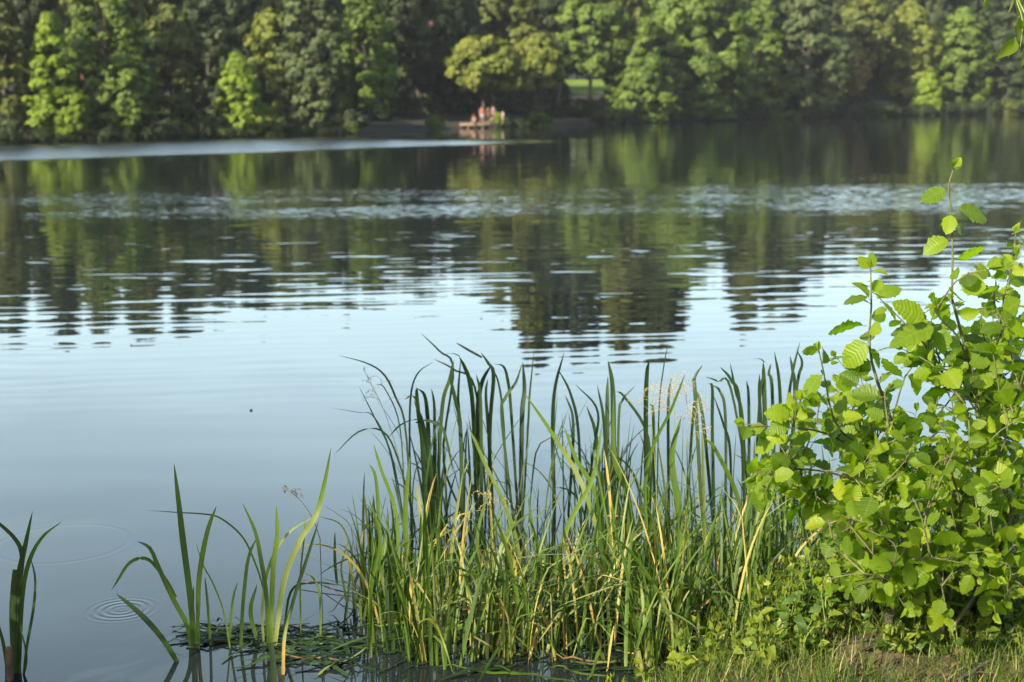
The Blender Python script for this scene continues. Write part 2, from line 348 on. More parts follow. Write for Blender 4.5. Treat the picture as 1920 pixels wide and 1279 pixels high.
F = np.stack([idx[:-1, :-1], idx[1:, :-1], idx[1:, 1:], idx[:-1, 1:]], -1).reshape(-1, 4)
mb = MB(); mb.add(np.stack([XX, YY, ZZ], -1).reshape(-1, 3), F); tag(mb.build('bank_ground', M['soil']), kind='structure')

# ------------------------------------------------------------------ far trees
def envelope(kind, t):
    t = np.clip(t, 0, 1)
    if kind == 'column': return (1 - t) ** 0.62 * (0.62 + 0.38 * np.minimum(1, t * 5)) * 1.1
    if kind == 'round': return np.sqrt(np.clip(1 - (2 * t - 1) ** 2, 0, 1)) * (1.06 - 0.1 * t)
    if kind == 'willow': return np.sqrt(np.clip(1 - np.abs(2 * t - 0.85) ** 2.4 / 1.5, 0, 1))
    return np.clip(1 - t ** 2.8, 0, 1) ** 0.55 * (0.72 + 0.28 * np.minimum(1, t * 3.5))
def crown_mesh(rng, H, Wd, z0, kind, nleaf, ls, name, mat, gap=0.0):
    ch = H - z0; nb = int(95 + 40 * min(3, ch / max(Wd, .1)))
    t = rng.random(nb) ** 0.85; ang = rng.random(nb) * 2 * math.pi
    r = Wd / 2 * envelope(kind, t) * (0.52 + 0.46 * np.sqrt(rng.random(nb)))
    br = Wd * rng.uniform(0.05, 0.125, nb) * (1.0 - 0.35 * t)
    r = np.maximum(r - br * 0.35, 0)
    BC = np.stack([np.cos(ang) * r, np.sin(ang) * r, z0 + t * ch * 0.97 - br * .4 * (t > .6)], 1)
    lean = rng.normal(0, 0.03, 2) * H
    ns = 10
    bi = np.repeat(np.arange(nb), ns)
    dd = norm(rng.standard_normal((nb * ns, 3)) + np.array([0, 0, .25]))
    SC = BC[bi] + dd * br[bi][:, None] * np.array([1, 1, .8]) * rng.uniform(.55, 1.15, (nb * ns, 1))
    srad = br[bi] * rng.uniform(0.2, 0.5, nb * ns)
    w_ = srad ** 2; w_ /= w_.sum()
    k = rng.choice(len(SC), nleaf, p=w_)
    d2 = norm(rng.standard_normal((nleaf, 3)))
    P = SC[k] + d2 * srad[k][:, None] * (rng.uniform(.3, 1.5, nleaf) ** .8)[:, None] * np.array([1.15, 1.15, .75])
    P[:, 0] += lean[0] * (P[:, 2] / H) ** 2; P[:, 1] += lean[1] * (P[:, 2] / H) ** 2
    P[:, 2] = np.maximum(P[:, 2], 0.05)
    ax = norm(P * np.array([1, 1, 0]) + np.array([0, 0, Wd * .12]))
    n = norm(d2 * 0.45 + dd[k] * 0.6 + ax * 0.65 + rng.standard_normal((nleaf, 3)) * 0.36 + np.array([0, 0, .2]))
    u = norm(np.cross(n, rng.standard_normal((nleaf, 3)))); v = np.cross(n, u)
    s_ = ls * rng.uniform(.6, 1.35, nleaf)[:, None]
    Q = np.stack([P + u * s_, P + v * s_ * .55 + n * s_ * .12, P - u * s_ * .8, P - v * s_ * .55 + n * s_ * .12], 1)
    tint = np.clip(0.5 + 0.16 * rng.standard_normal(nb)[bi[k]] + 0.13 * rng.standard_normal(nleaf), 0, 1)
    m_ = MB(); m_.add(Q.reshape(-1, 3), np.arange(nleaf * 4).reshape(-1, 4), np.repeat(tint, 4))
    return m_.mesh(name, mat, smooth=False), BC
def trunk_mesh(rng, H, z0, BC, Wd, mat):
    m_ = MB(); r0 = max(0.06, 0.011 * H + 0.006 * Wd)
    P = spline([(0, 0, -.3), (rng.normal(0, .01) * H, rng.normal(0, .01) * H, H * .35), (0, 0, H * (.88 if z0 > .3 * H else .45))], 12)
    tube(m_, P, [r0 * 1.35, r0, r0 * .75, r0 * .4, .03], 8)
    for q in BC[rng.choice(len(BC), min(9, len(BC)), replace=False)]:
        zb = max(0.12 * H, min(q[2] - np.hypot(q[0], q[1]) * .8, H * (.8 if z0 > .3 * H else .40))); s0 = np.array([0, 0, zb])
        tube(m_, spline([s0, (s0 + q) / 2 + [0, 0, -.05 * H * 0.3], q], 6), [r0 * .45, r0 * .12], 5)
    return m_.mesh('trunk', mat)
def tree(name, px, top, wpx, off, kind, mat, label, cat='tree', bare=0.06, n=7000, seed=0, group=None, ls=None, bark='bark'):
    rg = np.random.default_rng(seed + int(px * 7) + 11)
    b = behind(px, off); D = b[1]
    H = max(1.0, W(px, top, D)[2] - b[2]); Wd = wpx / FPX * D
    root = empty(name, b, label, cat, group)
    ls = ls or 0.0019 * D; n = int(n * 2.0)
    me, BC = crown_mesh(rg, H, Wd, bare * H, kind, n, ls, 'crown', M[mat])
    c = bpy.data.objects.new('crown', me); col.objects.link(c); c.parent = root
    tr = bpy.data.objects.new('trunk', trunk_mesh(rg, H, bare * H, BC, Wd, M[bark])); col.objects.link(tr); tr.parent = root
    return root
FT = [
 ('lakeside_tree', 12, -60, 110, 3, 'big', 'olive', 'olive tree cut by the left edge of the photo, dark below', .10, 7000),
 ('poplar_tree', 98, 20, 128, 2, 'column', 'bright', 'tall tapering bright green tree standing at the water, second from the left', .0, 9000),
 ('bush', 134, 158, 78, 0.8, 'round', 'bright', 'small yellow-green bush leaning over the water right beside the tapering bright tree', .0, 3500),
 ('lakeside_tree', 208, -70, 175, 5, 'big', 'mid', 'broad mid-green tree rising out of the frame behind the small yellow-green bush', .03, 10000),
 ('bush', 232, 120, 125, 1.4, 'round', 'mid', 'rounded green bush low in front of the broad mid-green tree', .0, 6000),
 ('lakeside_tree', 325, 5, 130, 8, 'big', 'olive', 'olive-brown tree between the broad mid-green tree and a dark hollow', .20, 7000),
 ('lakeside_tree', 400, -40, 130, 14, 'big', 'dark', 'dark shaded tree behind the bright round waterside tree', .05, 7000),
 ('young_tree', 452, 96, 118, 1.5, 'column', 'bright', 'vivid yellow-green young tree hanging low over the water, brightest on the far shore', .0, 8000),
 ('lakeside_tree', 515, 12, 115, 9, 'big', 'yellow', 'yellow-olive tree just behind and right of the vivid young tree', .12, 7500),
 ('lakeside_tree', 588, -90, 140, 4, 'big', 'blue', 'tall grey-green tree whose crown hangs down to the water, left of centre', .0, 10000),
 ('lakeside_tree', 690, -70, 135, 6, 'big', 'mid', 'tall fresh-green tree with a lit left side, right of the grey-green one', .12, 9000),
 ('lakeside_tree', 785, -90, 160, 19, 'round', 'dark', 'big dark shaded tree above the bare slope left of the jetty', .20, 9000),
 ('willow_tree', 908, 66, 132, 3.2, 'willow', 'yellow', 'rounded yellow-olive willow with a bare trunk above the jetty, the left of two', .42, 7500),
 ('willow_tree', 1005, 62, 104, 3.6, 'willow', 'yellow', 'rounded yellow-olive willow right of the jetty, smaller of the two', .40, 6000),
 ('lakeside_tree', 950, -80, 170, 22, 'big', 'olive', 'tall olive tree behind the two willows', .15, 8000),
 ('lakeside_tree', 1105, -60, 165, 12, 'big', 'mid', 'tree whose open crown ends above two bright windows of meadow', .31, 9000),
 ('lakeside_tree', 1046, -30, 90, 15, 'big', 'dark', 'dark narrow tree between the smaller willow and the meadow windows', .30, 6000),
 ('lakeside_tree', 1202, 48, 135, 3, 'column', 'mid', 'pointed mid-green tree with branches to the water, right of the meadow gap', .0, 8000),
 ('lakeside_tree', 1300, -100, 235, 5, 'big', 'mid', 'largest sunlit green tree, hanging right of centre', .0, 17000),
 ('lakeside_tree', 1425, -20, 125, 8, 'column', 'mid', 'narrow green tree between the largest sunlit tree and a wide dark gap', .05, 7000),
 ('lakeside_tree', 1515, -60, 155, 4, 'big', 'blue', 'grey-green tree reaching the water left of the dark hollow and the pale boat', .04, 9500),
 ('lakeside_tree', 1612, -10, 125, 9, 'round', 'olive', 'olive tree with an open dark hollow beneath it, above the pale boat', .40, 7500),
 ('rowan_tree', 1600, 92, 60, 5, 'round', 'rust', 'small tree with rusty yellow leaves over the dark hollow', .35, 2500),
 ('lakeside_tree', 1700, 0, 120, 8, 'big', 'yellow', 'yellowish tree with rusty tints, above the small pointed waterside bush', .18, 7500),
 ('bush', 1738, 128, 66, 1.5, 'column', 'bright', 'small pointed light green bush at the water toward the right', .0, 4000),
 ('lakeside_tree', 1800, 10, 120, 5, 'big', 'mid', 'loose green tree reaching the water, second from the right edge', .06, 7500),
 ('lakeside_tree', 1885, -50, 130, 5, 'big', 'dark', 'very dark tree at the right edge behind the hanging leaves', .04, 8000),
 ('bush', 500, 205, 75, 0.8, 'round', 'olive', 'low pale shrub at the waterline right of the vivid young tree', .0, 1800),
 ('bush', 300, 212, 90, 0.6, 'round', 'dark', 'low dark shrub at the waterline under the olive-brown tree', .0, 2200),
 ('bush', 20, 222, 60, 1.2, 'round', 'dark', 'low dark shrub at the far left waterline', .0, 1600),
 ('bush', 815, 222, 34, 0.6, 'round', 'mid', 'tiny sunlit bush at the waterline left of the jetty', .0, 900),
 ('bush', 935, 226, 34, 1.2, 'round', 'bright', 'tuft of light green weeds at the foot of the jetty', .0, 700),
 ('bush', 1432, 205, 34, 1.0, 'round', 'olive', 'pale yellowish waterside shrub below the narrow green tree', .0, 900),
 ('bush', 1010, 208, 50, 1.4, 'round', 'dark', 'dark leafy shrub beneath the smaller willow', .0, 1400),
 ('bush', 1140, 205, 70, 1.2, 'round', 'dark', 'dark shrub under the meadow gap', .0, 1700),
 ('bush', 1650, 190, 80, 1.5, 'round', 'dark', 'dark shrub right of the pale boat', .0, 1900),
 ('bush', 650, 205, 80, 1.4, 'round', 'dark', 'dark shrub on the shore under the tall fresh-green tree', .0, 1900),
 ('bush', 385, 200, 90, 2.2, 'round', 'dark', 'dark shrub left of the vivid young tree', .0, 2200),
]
for i, (nm, px, top, wp, off, kd, mt, lb, bare, n) in enumerate(FT):
    tree(nm, px, top, wp, off, kd, mt, lb, 'bush' if nm == 'bush' else 'tree', bare, n, seed=i * 13)
# red-barked pines showing high up at the left
for i, (px, top) in enumerate(((142, -60), (163, -80))):
    tree('pine_tree', px, top, 60, 34, 'round', 'dark', ['reddish bare pine trunk high at the upper left, the left of two', 'reddish bare pine trunk high at the upper left, the right of two'][i], bare=.62, n=2500, seed=77 + i, bark='pine_bark')

# wood behind them: each crown and trunk copied from five prototypes
SIL = [(-300, -150), (0, -150), (100, -160), (300, -158), (390, -110), (480, -118), (600, -122), (690, -105), (790, -85), (850, -50), (880, -110), (940, -150), (990, -250), (1100, -245), (1200, -265), (1285, -255), (1312, -70), (1340, -70), (1362, -225), (1400, -225), (1430, -180), (1500, -170), (1545, -80), (1650, -90), (1700, -150), (1750, -140), (1800, -95), (2000, -90), (2300, -90)]
sil = lambda px: np.interp(px, [a for a, _ in SIL], [b for _, b in SIL])
protos = []
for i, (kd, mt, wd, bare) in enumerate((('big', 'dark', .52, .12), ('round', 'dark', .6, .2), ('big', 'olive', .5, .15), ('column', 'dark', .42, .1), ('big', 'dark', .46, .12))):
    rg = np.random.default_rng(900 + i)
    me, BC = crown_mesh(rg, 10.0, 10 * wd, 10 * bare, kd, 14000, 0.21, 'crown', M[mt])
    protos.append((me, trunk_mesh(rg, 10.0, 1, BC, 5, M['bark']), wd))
rg = random.Random(4)
WL = ['tree of the wood behind the lakeside trees, its crown showing only above and between them']
k = 0
for row, (off, st, fac) in enumerate(((20, 88, .80), (27, 80, .93), (38, 74, 1.0), (54, 84, .96))):
    px = -260 + row * 30
    while px < 2250:
        skip = 1020 < px < 1165
        if not skip:
            b = behind(px, off + rg.uniform(-3, 3)); D = b[1]
            top = sil(px) * (fac if sil(px) < 0 else 1) + rg.uniform(-8, 14)
            H = W(px, top, D)[2] - b[2]; me, tm, wd = protos[rg.randrange(5)]
            wreal = rg.uniform(90, 125) / FPX * D
            if 1300 < px < 1350: wreal *= .7
            root = empty('forest_tree', b, WL[0], 'tree', 'wood behind the lakeside trees')
            root.rotation_euler.z = rg.uniform(0, 6.28)
            sxy = wreal / (10 * wd)
            for nm, m_ in (('crown', me), ('trunk', tm)):
                c = bpy.data.objects.new(nm, m_); col.objects.link(c); c.parent = root; c.scale = (sxy, sxy, H / 10)
            k += 1
        px += st * rg.uniform(.8, 1.2)
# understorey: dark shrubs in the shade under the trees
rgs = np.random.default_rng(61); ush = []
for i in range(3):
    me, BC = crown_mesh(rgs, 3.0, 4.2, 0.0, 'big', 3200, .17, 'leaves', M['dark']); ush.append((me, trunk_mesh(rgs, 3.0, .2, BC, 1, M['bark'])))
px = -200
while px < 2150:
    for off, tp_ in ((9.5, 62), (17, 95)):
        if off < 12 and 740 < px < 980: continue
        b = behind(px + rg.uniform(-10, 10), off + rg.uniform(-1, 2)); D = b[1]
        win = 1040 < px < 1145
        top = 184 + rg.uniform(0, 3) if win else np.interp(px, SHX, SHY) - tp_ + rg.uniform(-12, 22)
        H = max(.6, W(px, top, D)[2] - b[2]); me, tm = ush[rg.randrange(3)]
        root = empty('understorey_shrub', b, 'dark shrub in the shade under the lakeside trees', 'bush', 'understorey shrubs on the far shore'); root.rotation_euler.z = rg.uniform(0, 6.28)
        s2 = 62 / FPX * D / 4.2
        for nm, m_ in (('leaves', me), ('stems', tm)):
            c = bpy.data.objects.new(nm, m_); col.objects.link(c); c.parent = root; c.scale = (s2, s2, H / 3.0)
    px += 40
px = -60
wsh = []
for i, mt in enumerate(('mid', 'olive', 'dark')):
    me, BC = crown_mesh(rgs, 3.0, 4.2, 0.0, 'round', 3000, .15, 'leaves', M[mt]); wsh.append((me, trunk_mesh(rgs, 3.0, .2, BC, 1, M['bark'])))
while px < 1980:
    if not (690 < px < 965 or 1030 < px < 1130):
        b = behind(px, rg.uniform(-.2, .7)); D = b[1]; H = rg.uniform(16, 36) / FPX * D; me, tm = wsh[rg.choice([0, 2, 1, 2, 2, 2])]
        b[2] -= .15
        root = empty('waterside_shrub', b, 'low leafy shrub hanging over the waterline of the far shore', 'bush', 'low shrubs along the far waterline'); root.rotation_euler.z = rg.uniform(0, 6.28)
        s2 = rg.uniform(36, 56) / FPX * D / 4.2
        for nm, m_ in (('leaves', me), ('stems', tm)):
            c = bpy.data.objects.new(nm, m_); col.objects.link(c); c.parent = root; c.scale = (s2, s2, H / 3.0)
    px += rg.uniform(24, 40)
# the farther wood behind the meadow clearing
for px in (1011, 1030, 1045, 1064, 1081, 1100, 1115, 1136, 1151, 1191):
    b = behind(px, 72 + rg.uniform(0, 6)); D = b[1]; H = W(px, (-235 if px % 2 else 40) + rg.uniform(-20, 20), D)[2] - b[2]; me, tm, wd = protos[rg.randrange(5)]
    root = empty('forest_tree', b, 'tree of the distant wood behind the meadow', 'tree', 'wood behind the meadow')
    for nm, m_ in (('crown', me), ('trunk', tm)):
        c = bpy.data.objects.new(nm, m_); col.objects.link(c); c.parent = root; s2 = 95 / FPX * D / (10 * wd); c.scale = (s2, s2, H / 10)

# the tree on the near bank, out of the photo at the left, whose shade falls on the outer reeds
def near_tree(loc, H, Wd, bare, n, ls, mat, label, seed):
    rg = np.random.default_rng(seed); root = empty('bank_tree', loc, label, 'tree')
    me, BC = crown_mesh(rg, H, Wd, bare, 'big', n, ls, 'crown', M[mat])
    for nm, m_ in (('crown', me), ('trunk', trunk_mesh(rg, H, bare, BC, Wd, M['bark']))):
        c = bpy.data.objects.new(nm, m_); col.objects.link(c); c.parent = root
    return root
sh = S[:2] / np.linalg.norm(S[:2]); nh = np.array([sh[1], -sh[0]]); nh = nh if nh[1] > 0 else -nh
SHADE_Q, DIST = 4.20, 9.5
q0 = np.array([0.5, 6.0]); tq = q0 @ sh + DIST
tp = sh * tq + nh * (SHADE_Q + 3.05)
zc = DIST * math.tan(SUN_EL)
near_tree((tp[0], tp[1], bankz(tp[0], tp[1])), zc + 4.2, 7.0, .5, 42000, 0.15, 'mid', 'tree on the near bank whose shade falls on the outer reeds', 31)
root = empty('shade_shrub', (-2.55, 3.55, -.05), 'added low shrub, unseen beyond the left edge, shading the reed clump in the lower left corner', 'shrub')  # shrub added out of view to cast shade on the left reed clump
_rg = np.random.default_rng(5); me, BC = crown_mesh(_rg, 1.15, .95, .1, 'round', 2600, .035, 'crown', M['mid'])
for nm, m_ in (('crown', me), ('trunk', trunk_mesh(_rg, 1.15, .1, BC, .2, M['bark']))):
    c = bpy.data.objects.new(nm, m_); col.objects.link(c); c.parent = root

exec_people = True
# ------------------------------------------------------------------ jetty, boats and people on the far shore
JY = G(905, 240)[1]
def at(px, z, Y=None, back=0.0):           # a point at height z on the jetty's distance
    Y = (JY if Y is None else Y) + back; p_ = W(px, 230, Y); return np.array([p_[0], Y, z])
def m_of(pxw, Y=None): return pxw / FPX * (Y or JY)
jet = empty('jetty', at(905, 0), 'low pale wooden jetty on posts over the water with people on it', 'jetty')
mb = MB(); xa, xb = at(862, 0)[0], at(935, 0)[0]
nplk = 24
for i in range(nplk):
    x = xa + (xb - xa) * (i + .5) / nplk; box(mb, (x - jet.location.x, 0.4, 0.37), ((xb - xa) / nplk * .9, 2.3, 0.06), 0, bev=.01)
mb.build('deck', M['wood'], jet)
mb = MB(); box(mb, ((xa + xb) / 2 - jet.location.x, -0.72, 0.28), (xb - xa, 0.09, 0.14), 0, bev=.01); mb.build('beam', M['wood'], jet)
for x in np.linspace(xa + .1, xb - .1, 6):
    for y in (-0.6, 1.2):
        mb = MB(); tube(mb, [(x - jet.location.x, y, -.5), (x - jet.location.x, y, 0.31)], .06, 8); mb.build('post', M['wood'], jet)

skin = plain('skin', (0.29, 0.16, 0.11), (0.23, 0.13, 0.09), 0.55, 3)
def cloth(n, c): return plain(n, c, tuple(v * .8 for v in c), 0.85, 14)
def skinned(name, pts, edges, rad, mat, parent=None, root=0, sub=1):
    me = bpy.data.meshes.new(name); me.from_pydata([tuple(map(float, p)) for p in pts], edges, [])
    o = bpy.data.objects.new(name, me); col.objects.link(o)
    if parent is not None: o.parent = parent
    me.materials.append(mat)
    bpy.context.view_layer.objects.active = o
    md = o.modifiers.new('skin', 'SKIN'); md.use_smooth_shade = True
    sv = me.skin_vertices[0].data if me.skin_vertices else None
    if sv is None:
        return o
    for i, r in enumerate(rad): sv[i].radius = (r, r) if np.isscalar(r) else r; sv[i].use_root = (i == root)
    s_ = o.modifiers.new('sub', 'SUBSURF'); s_.levels = sub; s_.render_levels = sub
    return o
def person(loc, rz, h0_, pose, shirt, lower, hair, label, shirt_c, lower_c, hair_c, skirt=False):
    """one continuous skinned body; shirt, trousers and hair are its children"""
    h = h0_ * .78; s_ = h / 1.75
    root = empty('person', loc, label, 'person', 'people on and beside the jetty'); root.rotation_euler.z = rz
    if pose == 'sit':
        hip = (0, 0, .12)
        J = {'pel': (0, 0, .12), 'bel': (0, .02, .28), 'che': (0, -.02, .46), 'nk': (0, -.06, .64), 'nk2': (0, -.09, .70), 'hd': (0, -.11, .78), 'hd2': (0, -.10, .90)}
        for sd, k_ in ((-1, 'l'), (1, 'r')):
            J |= {'hp' + k_: (sd * .10, -.04, .10), 'kn' + k_: (sd * .13, -.48, .13), 'an' + k_: (sd * .12, -.52, -.30), 'to' + k_: (sd * .13, -.70, -.36),
                  'sh' + k_: (sd * .19, -.03, .57), 'el' + k_: (sd * .25, -.08, .30), 'wr' + k_: (sd * .20, -.32, .22)}
        fd = np.array([0, -1.0, -.15])
    else:
        lean = {'stand': 0, 'bend': -.10, 'talk': .02}[pose]
        J = {'pel': (0, 0, .93), 'bel': (0, lean * .2, 1.10), 'che': (0, lean * .6, 1.29), 'nk': (0, lean, 1.47), 'nk2': (0, lean * 1.1, 1.52), 'hd': (0, lean * 1.2 - .01, 1.60), 'hd2': (0, lean * 1.2, 1.71)}
        for sd, k_ in ((-1, 'l'), (1, 'r')):
            st = .06 * sd if pose == 'stand' else .12 * sd
            ar = (-.02, .06) if pose != 'talk' else ((-.05, .12) if sd < 0 else (-.10, .30))
            J |= {'hp' + k_: (sd * .09, 0, .86), 'kn' + k_: (sd * .10, -.02 - st * .5, .48), 'an' + k_: (sd * .11, .03 - st, .08), 'to' + k_: (sd * .13, -.15 - st, .03),
                  'sh' + k_: (sd * .19, lean, 1.42), 'el' + k_: (sd * .25, lean + .02, 1.13), 'wr' + k_: (sd * .25, lean - ar[1] * 1.5, .88 if ar[1] < .2 else 1.12)}
        fd = np.array([0, -.25, -1.0]) if pose != 'talk' else np.array([0, -.5, -.8])
    fd = norm(fd)
    nm = list(J); P = [np.array(J[k_]) * s_ for k_ in nm]; rd = []
    RAD = {'pel': (.15, .11), 'bel': (.135, .10), 'che': (.165, .115), 'nk': (.065, .06), 'nk2': (.055, .055), 'hd': (.085, .10), 'hd2': (.072, .088), 'hp': (.095, .10), 'kn': (.062, .062), 'an': (.042, .045), 'to': (.042, .03), 'sh': (.07, .065), 'el': (.042, .042), 'wr': (.028, .026)}
    for k_ in nm: a_ = RAD.get(k_, RAD.get(k_[:2])); rd.append((a_[0] * s_, a_[1] * s_))
    ix = {k_: i for i, k_ in enumerate(nm)}
    E = [(ix['pel'], ix['bel']), (ix['bel'], ix['che']), (ix['che'], ix['nk']), (ix['nk'], ix['nk2']), (ix['nk2'], ix['hd']), (ix['hd'], ix['hd2'])]
    for k_ in 'lr':
        E += [(ix['pel'], ix['hp' + k_]), (ix['hp' + k_], ix['kn' + k_]), (ix['kn' + k_], ix['an' + k_]), (ix['an' + k_], ix['to' + k_]), (ix['che'], ix['sh' + k_]), (ix['sh' + k_], ix['el' + k_]), (ix['el' + k_], ix['wr' + k_])]
        wv = P[ix['wr' + k_]]; palm = wv + fd * .07 * s_; P.append(palm); rd.append((.034 * s_, .018 * s_)); ip = len(P) - 1; E.append((ix['wr' + k_], ip))
        for q in range(4):
            base = palm + np.array([(q - 1.5) * .019, 0, 0]) * s_ + fd * .012 * s_; tip = base + norm(fd + [0, -.3, 0]) * (.075, .085, .08, .062)[q] * s_
            P += [base, tip]; rd += [(.009 * s_, .009 * s_), (.006 * s_, .006 * s_)]; E += [(ip, len(P) - 2), (len(P) - 2, len(P) - 1)]
        th = wv + fd * .03 * s_ + np.array([0, -.03, 0]) * s_; P += [th, th + norm(fd + [0, -.8, 0]) * .05 * s_]; rd += [(.011 * s_,) * 2, (.008 * s_,) * 2]; E += [(ix['wr' + k_], len(P) - 2), (len(P) - 2, len(P) - 1)]
    hd = P[ix['hd']]; P.append(hd + np.array([0, -.115, .02]) * s_); rd.append((.014 * s_, .02 * s_)); E.append((ix['hd'], len(P) - 1))    # nose
    skinned('body', P, E, rd, skin, root, 0, 1)
    g = lambda k_: np.array(J[k_]) * s_
    if shirt:
        pts = [g('pel') * [1, 1, 1] + [0, 0, .03 * s_], g('bel'), g('che'), g('nk') - [0, 0, .03 * s_]]; rr = [(.165 * s_, .125 * s_), (.15 * s_, .115 * s_), (.18 * s_, .13 * s_), (.085 * s_, .08 * s_)]; e2 = [(0, 1), (1, 2), (2, 3)]
        for k_ in 'lr':
            pts += [g('sh' + k_), (g('sh' + k_) + g('el' + k_)) * .5]; rr += [(.085 * s_,) * 2, (.066 * s_,) * 2]; e2 += [(2, len(pts) - 2), (len(pts) - 2, len(pts) - 1)]
        skinned('shirt', pts, e2, rr, cloth('cloth', shirt_c), root, 1, 1)
    if lower:
        pts = [g('bel') * .3 + g('pel') * .7, g('pel')]; rr = [(.15 * s_, .115 * s_), (.165 * s_, .125 * s_)]; e2 = [(0, 1)]
        for k_ in 'lr':
            kn = g('kn' + k_); hp = g('hp' + k_); end = hp * .35 + kn * .65 if lower == 'shorts' else kn
            pts += [hp, end]; rr += [(.108 * s_,) * 2, (.09 * s_,) * 2 if lower == 'shorts' else (.075 * s_,) * 2]; e2 += [(1, len(pts) - 2), (len(pts) - 2, len(pts) - 1)]
            if lower != 'shorts': pts.append(g('an' + k_) + [0, 0, .03 * s_]); rr.append((.058 * s_,) * 2); e2.append((len(pts) - 2, len(pts) - 1))
        skinned('shorts' if lower == 'shorts' else 'trousers', pts, e2, rr, cloth('cloth', lower_c), root, 1, 1)
    h0 = g('hd2') + np.array([0, .018, .01]) * s_
    skinned('hair', [h0, h0 + [0, .03 * s_, -.07 * s_], h0 + [0, .045 * s_, -(.20 if skirt else .12) * s_]], [(0, 1), (1, 2)], [(.088 * s_, .09 * s_), (.085 * s_, .07 * s_), (.05 * s_, .04 * s_)], cloth('hair', hair_c), root, 0, 1)
    return root
DK = 0.40
person(at(889, DK, back=-.68), R(-25), 1.62, 'sit', False, 'shorts', True, 'bare-shouldered person with light hair sitting on the jetty edge, legs toward the water', (0, 0, 0), (.16, .19, .24), (.42, .2, .09), True)
person(at(903.5, DK, back=-.1), R(10), 1.66, 'stand', True, 'shorts', True, 'person in a bright red top and pale blue shorts standing beside the sitting one', (.38, .09, .06), (.36, .46, .55), (.09, .05, .03))
person(at(915.5, DK, back=.9), R(60), 1.58, 'talk', True, 'long', True, 'person in a dull reddish-brown top standing right behind the one in bright red', (.30, .08, .07), (.07, .05, .06), (.05, .03, .02))
person(at(925, DK, back=.7), R(-30), 1.74, 'stand', True, 'shorts', True, 'person in a dark slate top with dark shorts standing near the landward end', (.07, .08, .13), (.05, .055, .08), (.16, .12, .12))
person(at(943, gz(1.6) + .1, back=1.9), R(-60), 1.40, 'talk', True, 'shorts', True, 'small pale-clothed person standing on the shore right of the jetty', (.33, .32, .38), (.30, .28, .34), (.12, .08, .05))

def boat(px, py, L_, rz, c_out, c_in, label, cat='boat', beam=.55, hgt=.34, name='rowing_boat', benches=2):
    b = G(px, py); root = empty(name, (b[0], b[1], -.06), label, cat); root.rotation_euler.z = rz
    n = 15; V = []; 
    for i in range(n):
        t = i / (n - 1) * 2 - 1; wv = beam * (1 - abs(t) ** 2.6) ** .8 + .015; sheer = hgt * (1 + .35 * t * t)
        for q in np.linspace(-1, 1, 9): V.append((t * L_ / 2 * (1 - .06 * (1 - abs(q))), q * wv, sheer * abs(q) ** 2.2 * 1.0 + .08 * t * t * (1 - abs(q))))
    m_ = MB(); F = [[i * 9 + j, (i + 1) * 9 + j, (i + 1) * 9 + j + 1, i * 9 + j + 1] for i in range(n - 1) for j in range(8)]
    m_.add(V, F); o = m_.build('hull', cloth('hull_paint', c_out), root); sd = o.modifiers.new('t', 'SOLIDIFY'); sd.thickness = .035
    V = np.array(V).reshape(n, 9, 3)
    for q in (0, 8):
        m_ = MB(); tube(m_, V[:, q] + [0, 0, .015], .03, 6); m_.build('gunwale', cloth('rail', c_in), root)
    for i in range(benches):
        m_ = MB(); t = (i + 1) / (benches + 1) * 2 - 1; box(m_, (t * L_ / 2, 0, hgt * .72), (.24, beam * 1.75 * (1 - abs(t) ** 2.6) ** .8, .03)); m_.build('bench', M['wood'], root)
    return root
boat(1600, 219, 3.4, R(8), (.62, .5, .45), (.7, .6, .55), 'pale pinkish rowing boat moored below the dark hollow at the right')
boat(1066, 231, 4.2, R(14), (.42, .14, .13), (.46, .2, .18), 'dull red canoe lying on the water right of the jetty', 'canoe', .40, .28, 'canoe')
# yellowish driftwood log and rusty stump at the waterline
lg = empty('driftwood_log', G(1440, 222), 'pale yellowish log lying at the waterline below the narrow green tree', 'log')
m_ = MB(); tube(m_, [(-1.8, 0, .12), (-.6, .1, .2), (.8, 0, .16), (2.0, .05, .25)], [.13, .18, .16, .1], 8); m_.build('log', M['wood'], lg)
m_ = MB(); tube(m_, [(.8, 0, .16), (1.1, .1, .9)], [.08, .03], 6); m_.build('branch', M['pine_bark'], lg)
# pale pink sand spot at the far left
b = G(8, 266); m_ = MB(); ang = np.linspace(0, 2 * math.pi, 17)[:-1]
V = [(b[0] + math.cos(a_) * 1.7 * r_, b[1] + .9 + math.sin(a_) * .9 * r_, h_) for r_, h_ in ((1, -.05), (.75, .22), (.35, .30)) for a_ in ang]; V.append((b[0], b[1] + .9, .32))
F4 = [[i * 16 + j, i * 16 + (j + 1) % 16, (i + 1) * 16 + (j + 1) % 16, (i + 1) * 16 + j] for i in range(2) for j in range(16)]
m_.add(V, F4); m_.add(V[32:], [[j, (j + 1) % 16, 16] for j in range(16)])
tag(m_.build('rock', plain('pink_rock', (.55, .34, .26), (.4, .24, .19), .9, 3)), 'low pinkish rock at the far left waterline', 'rock')
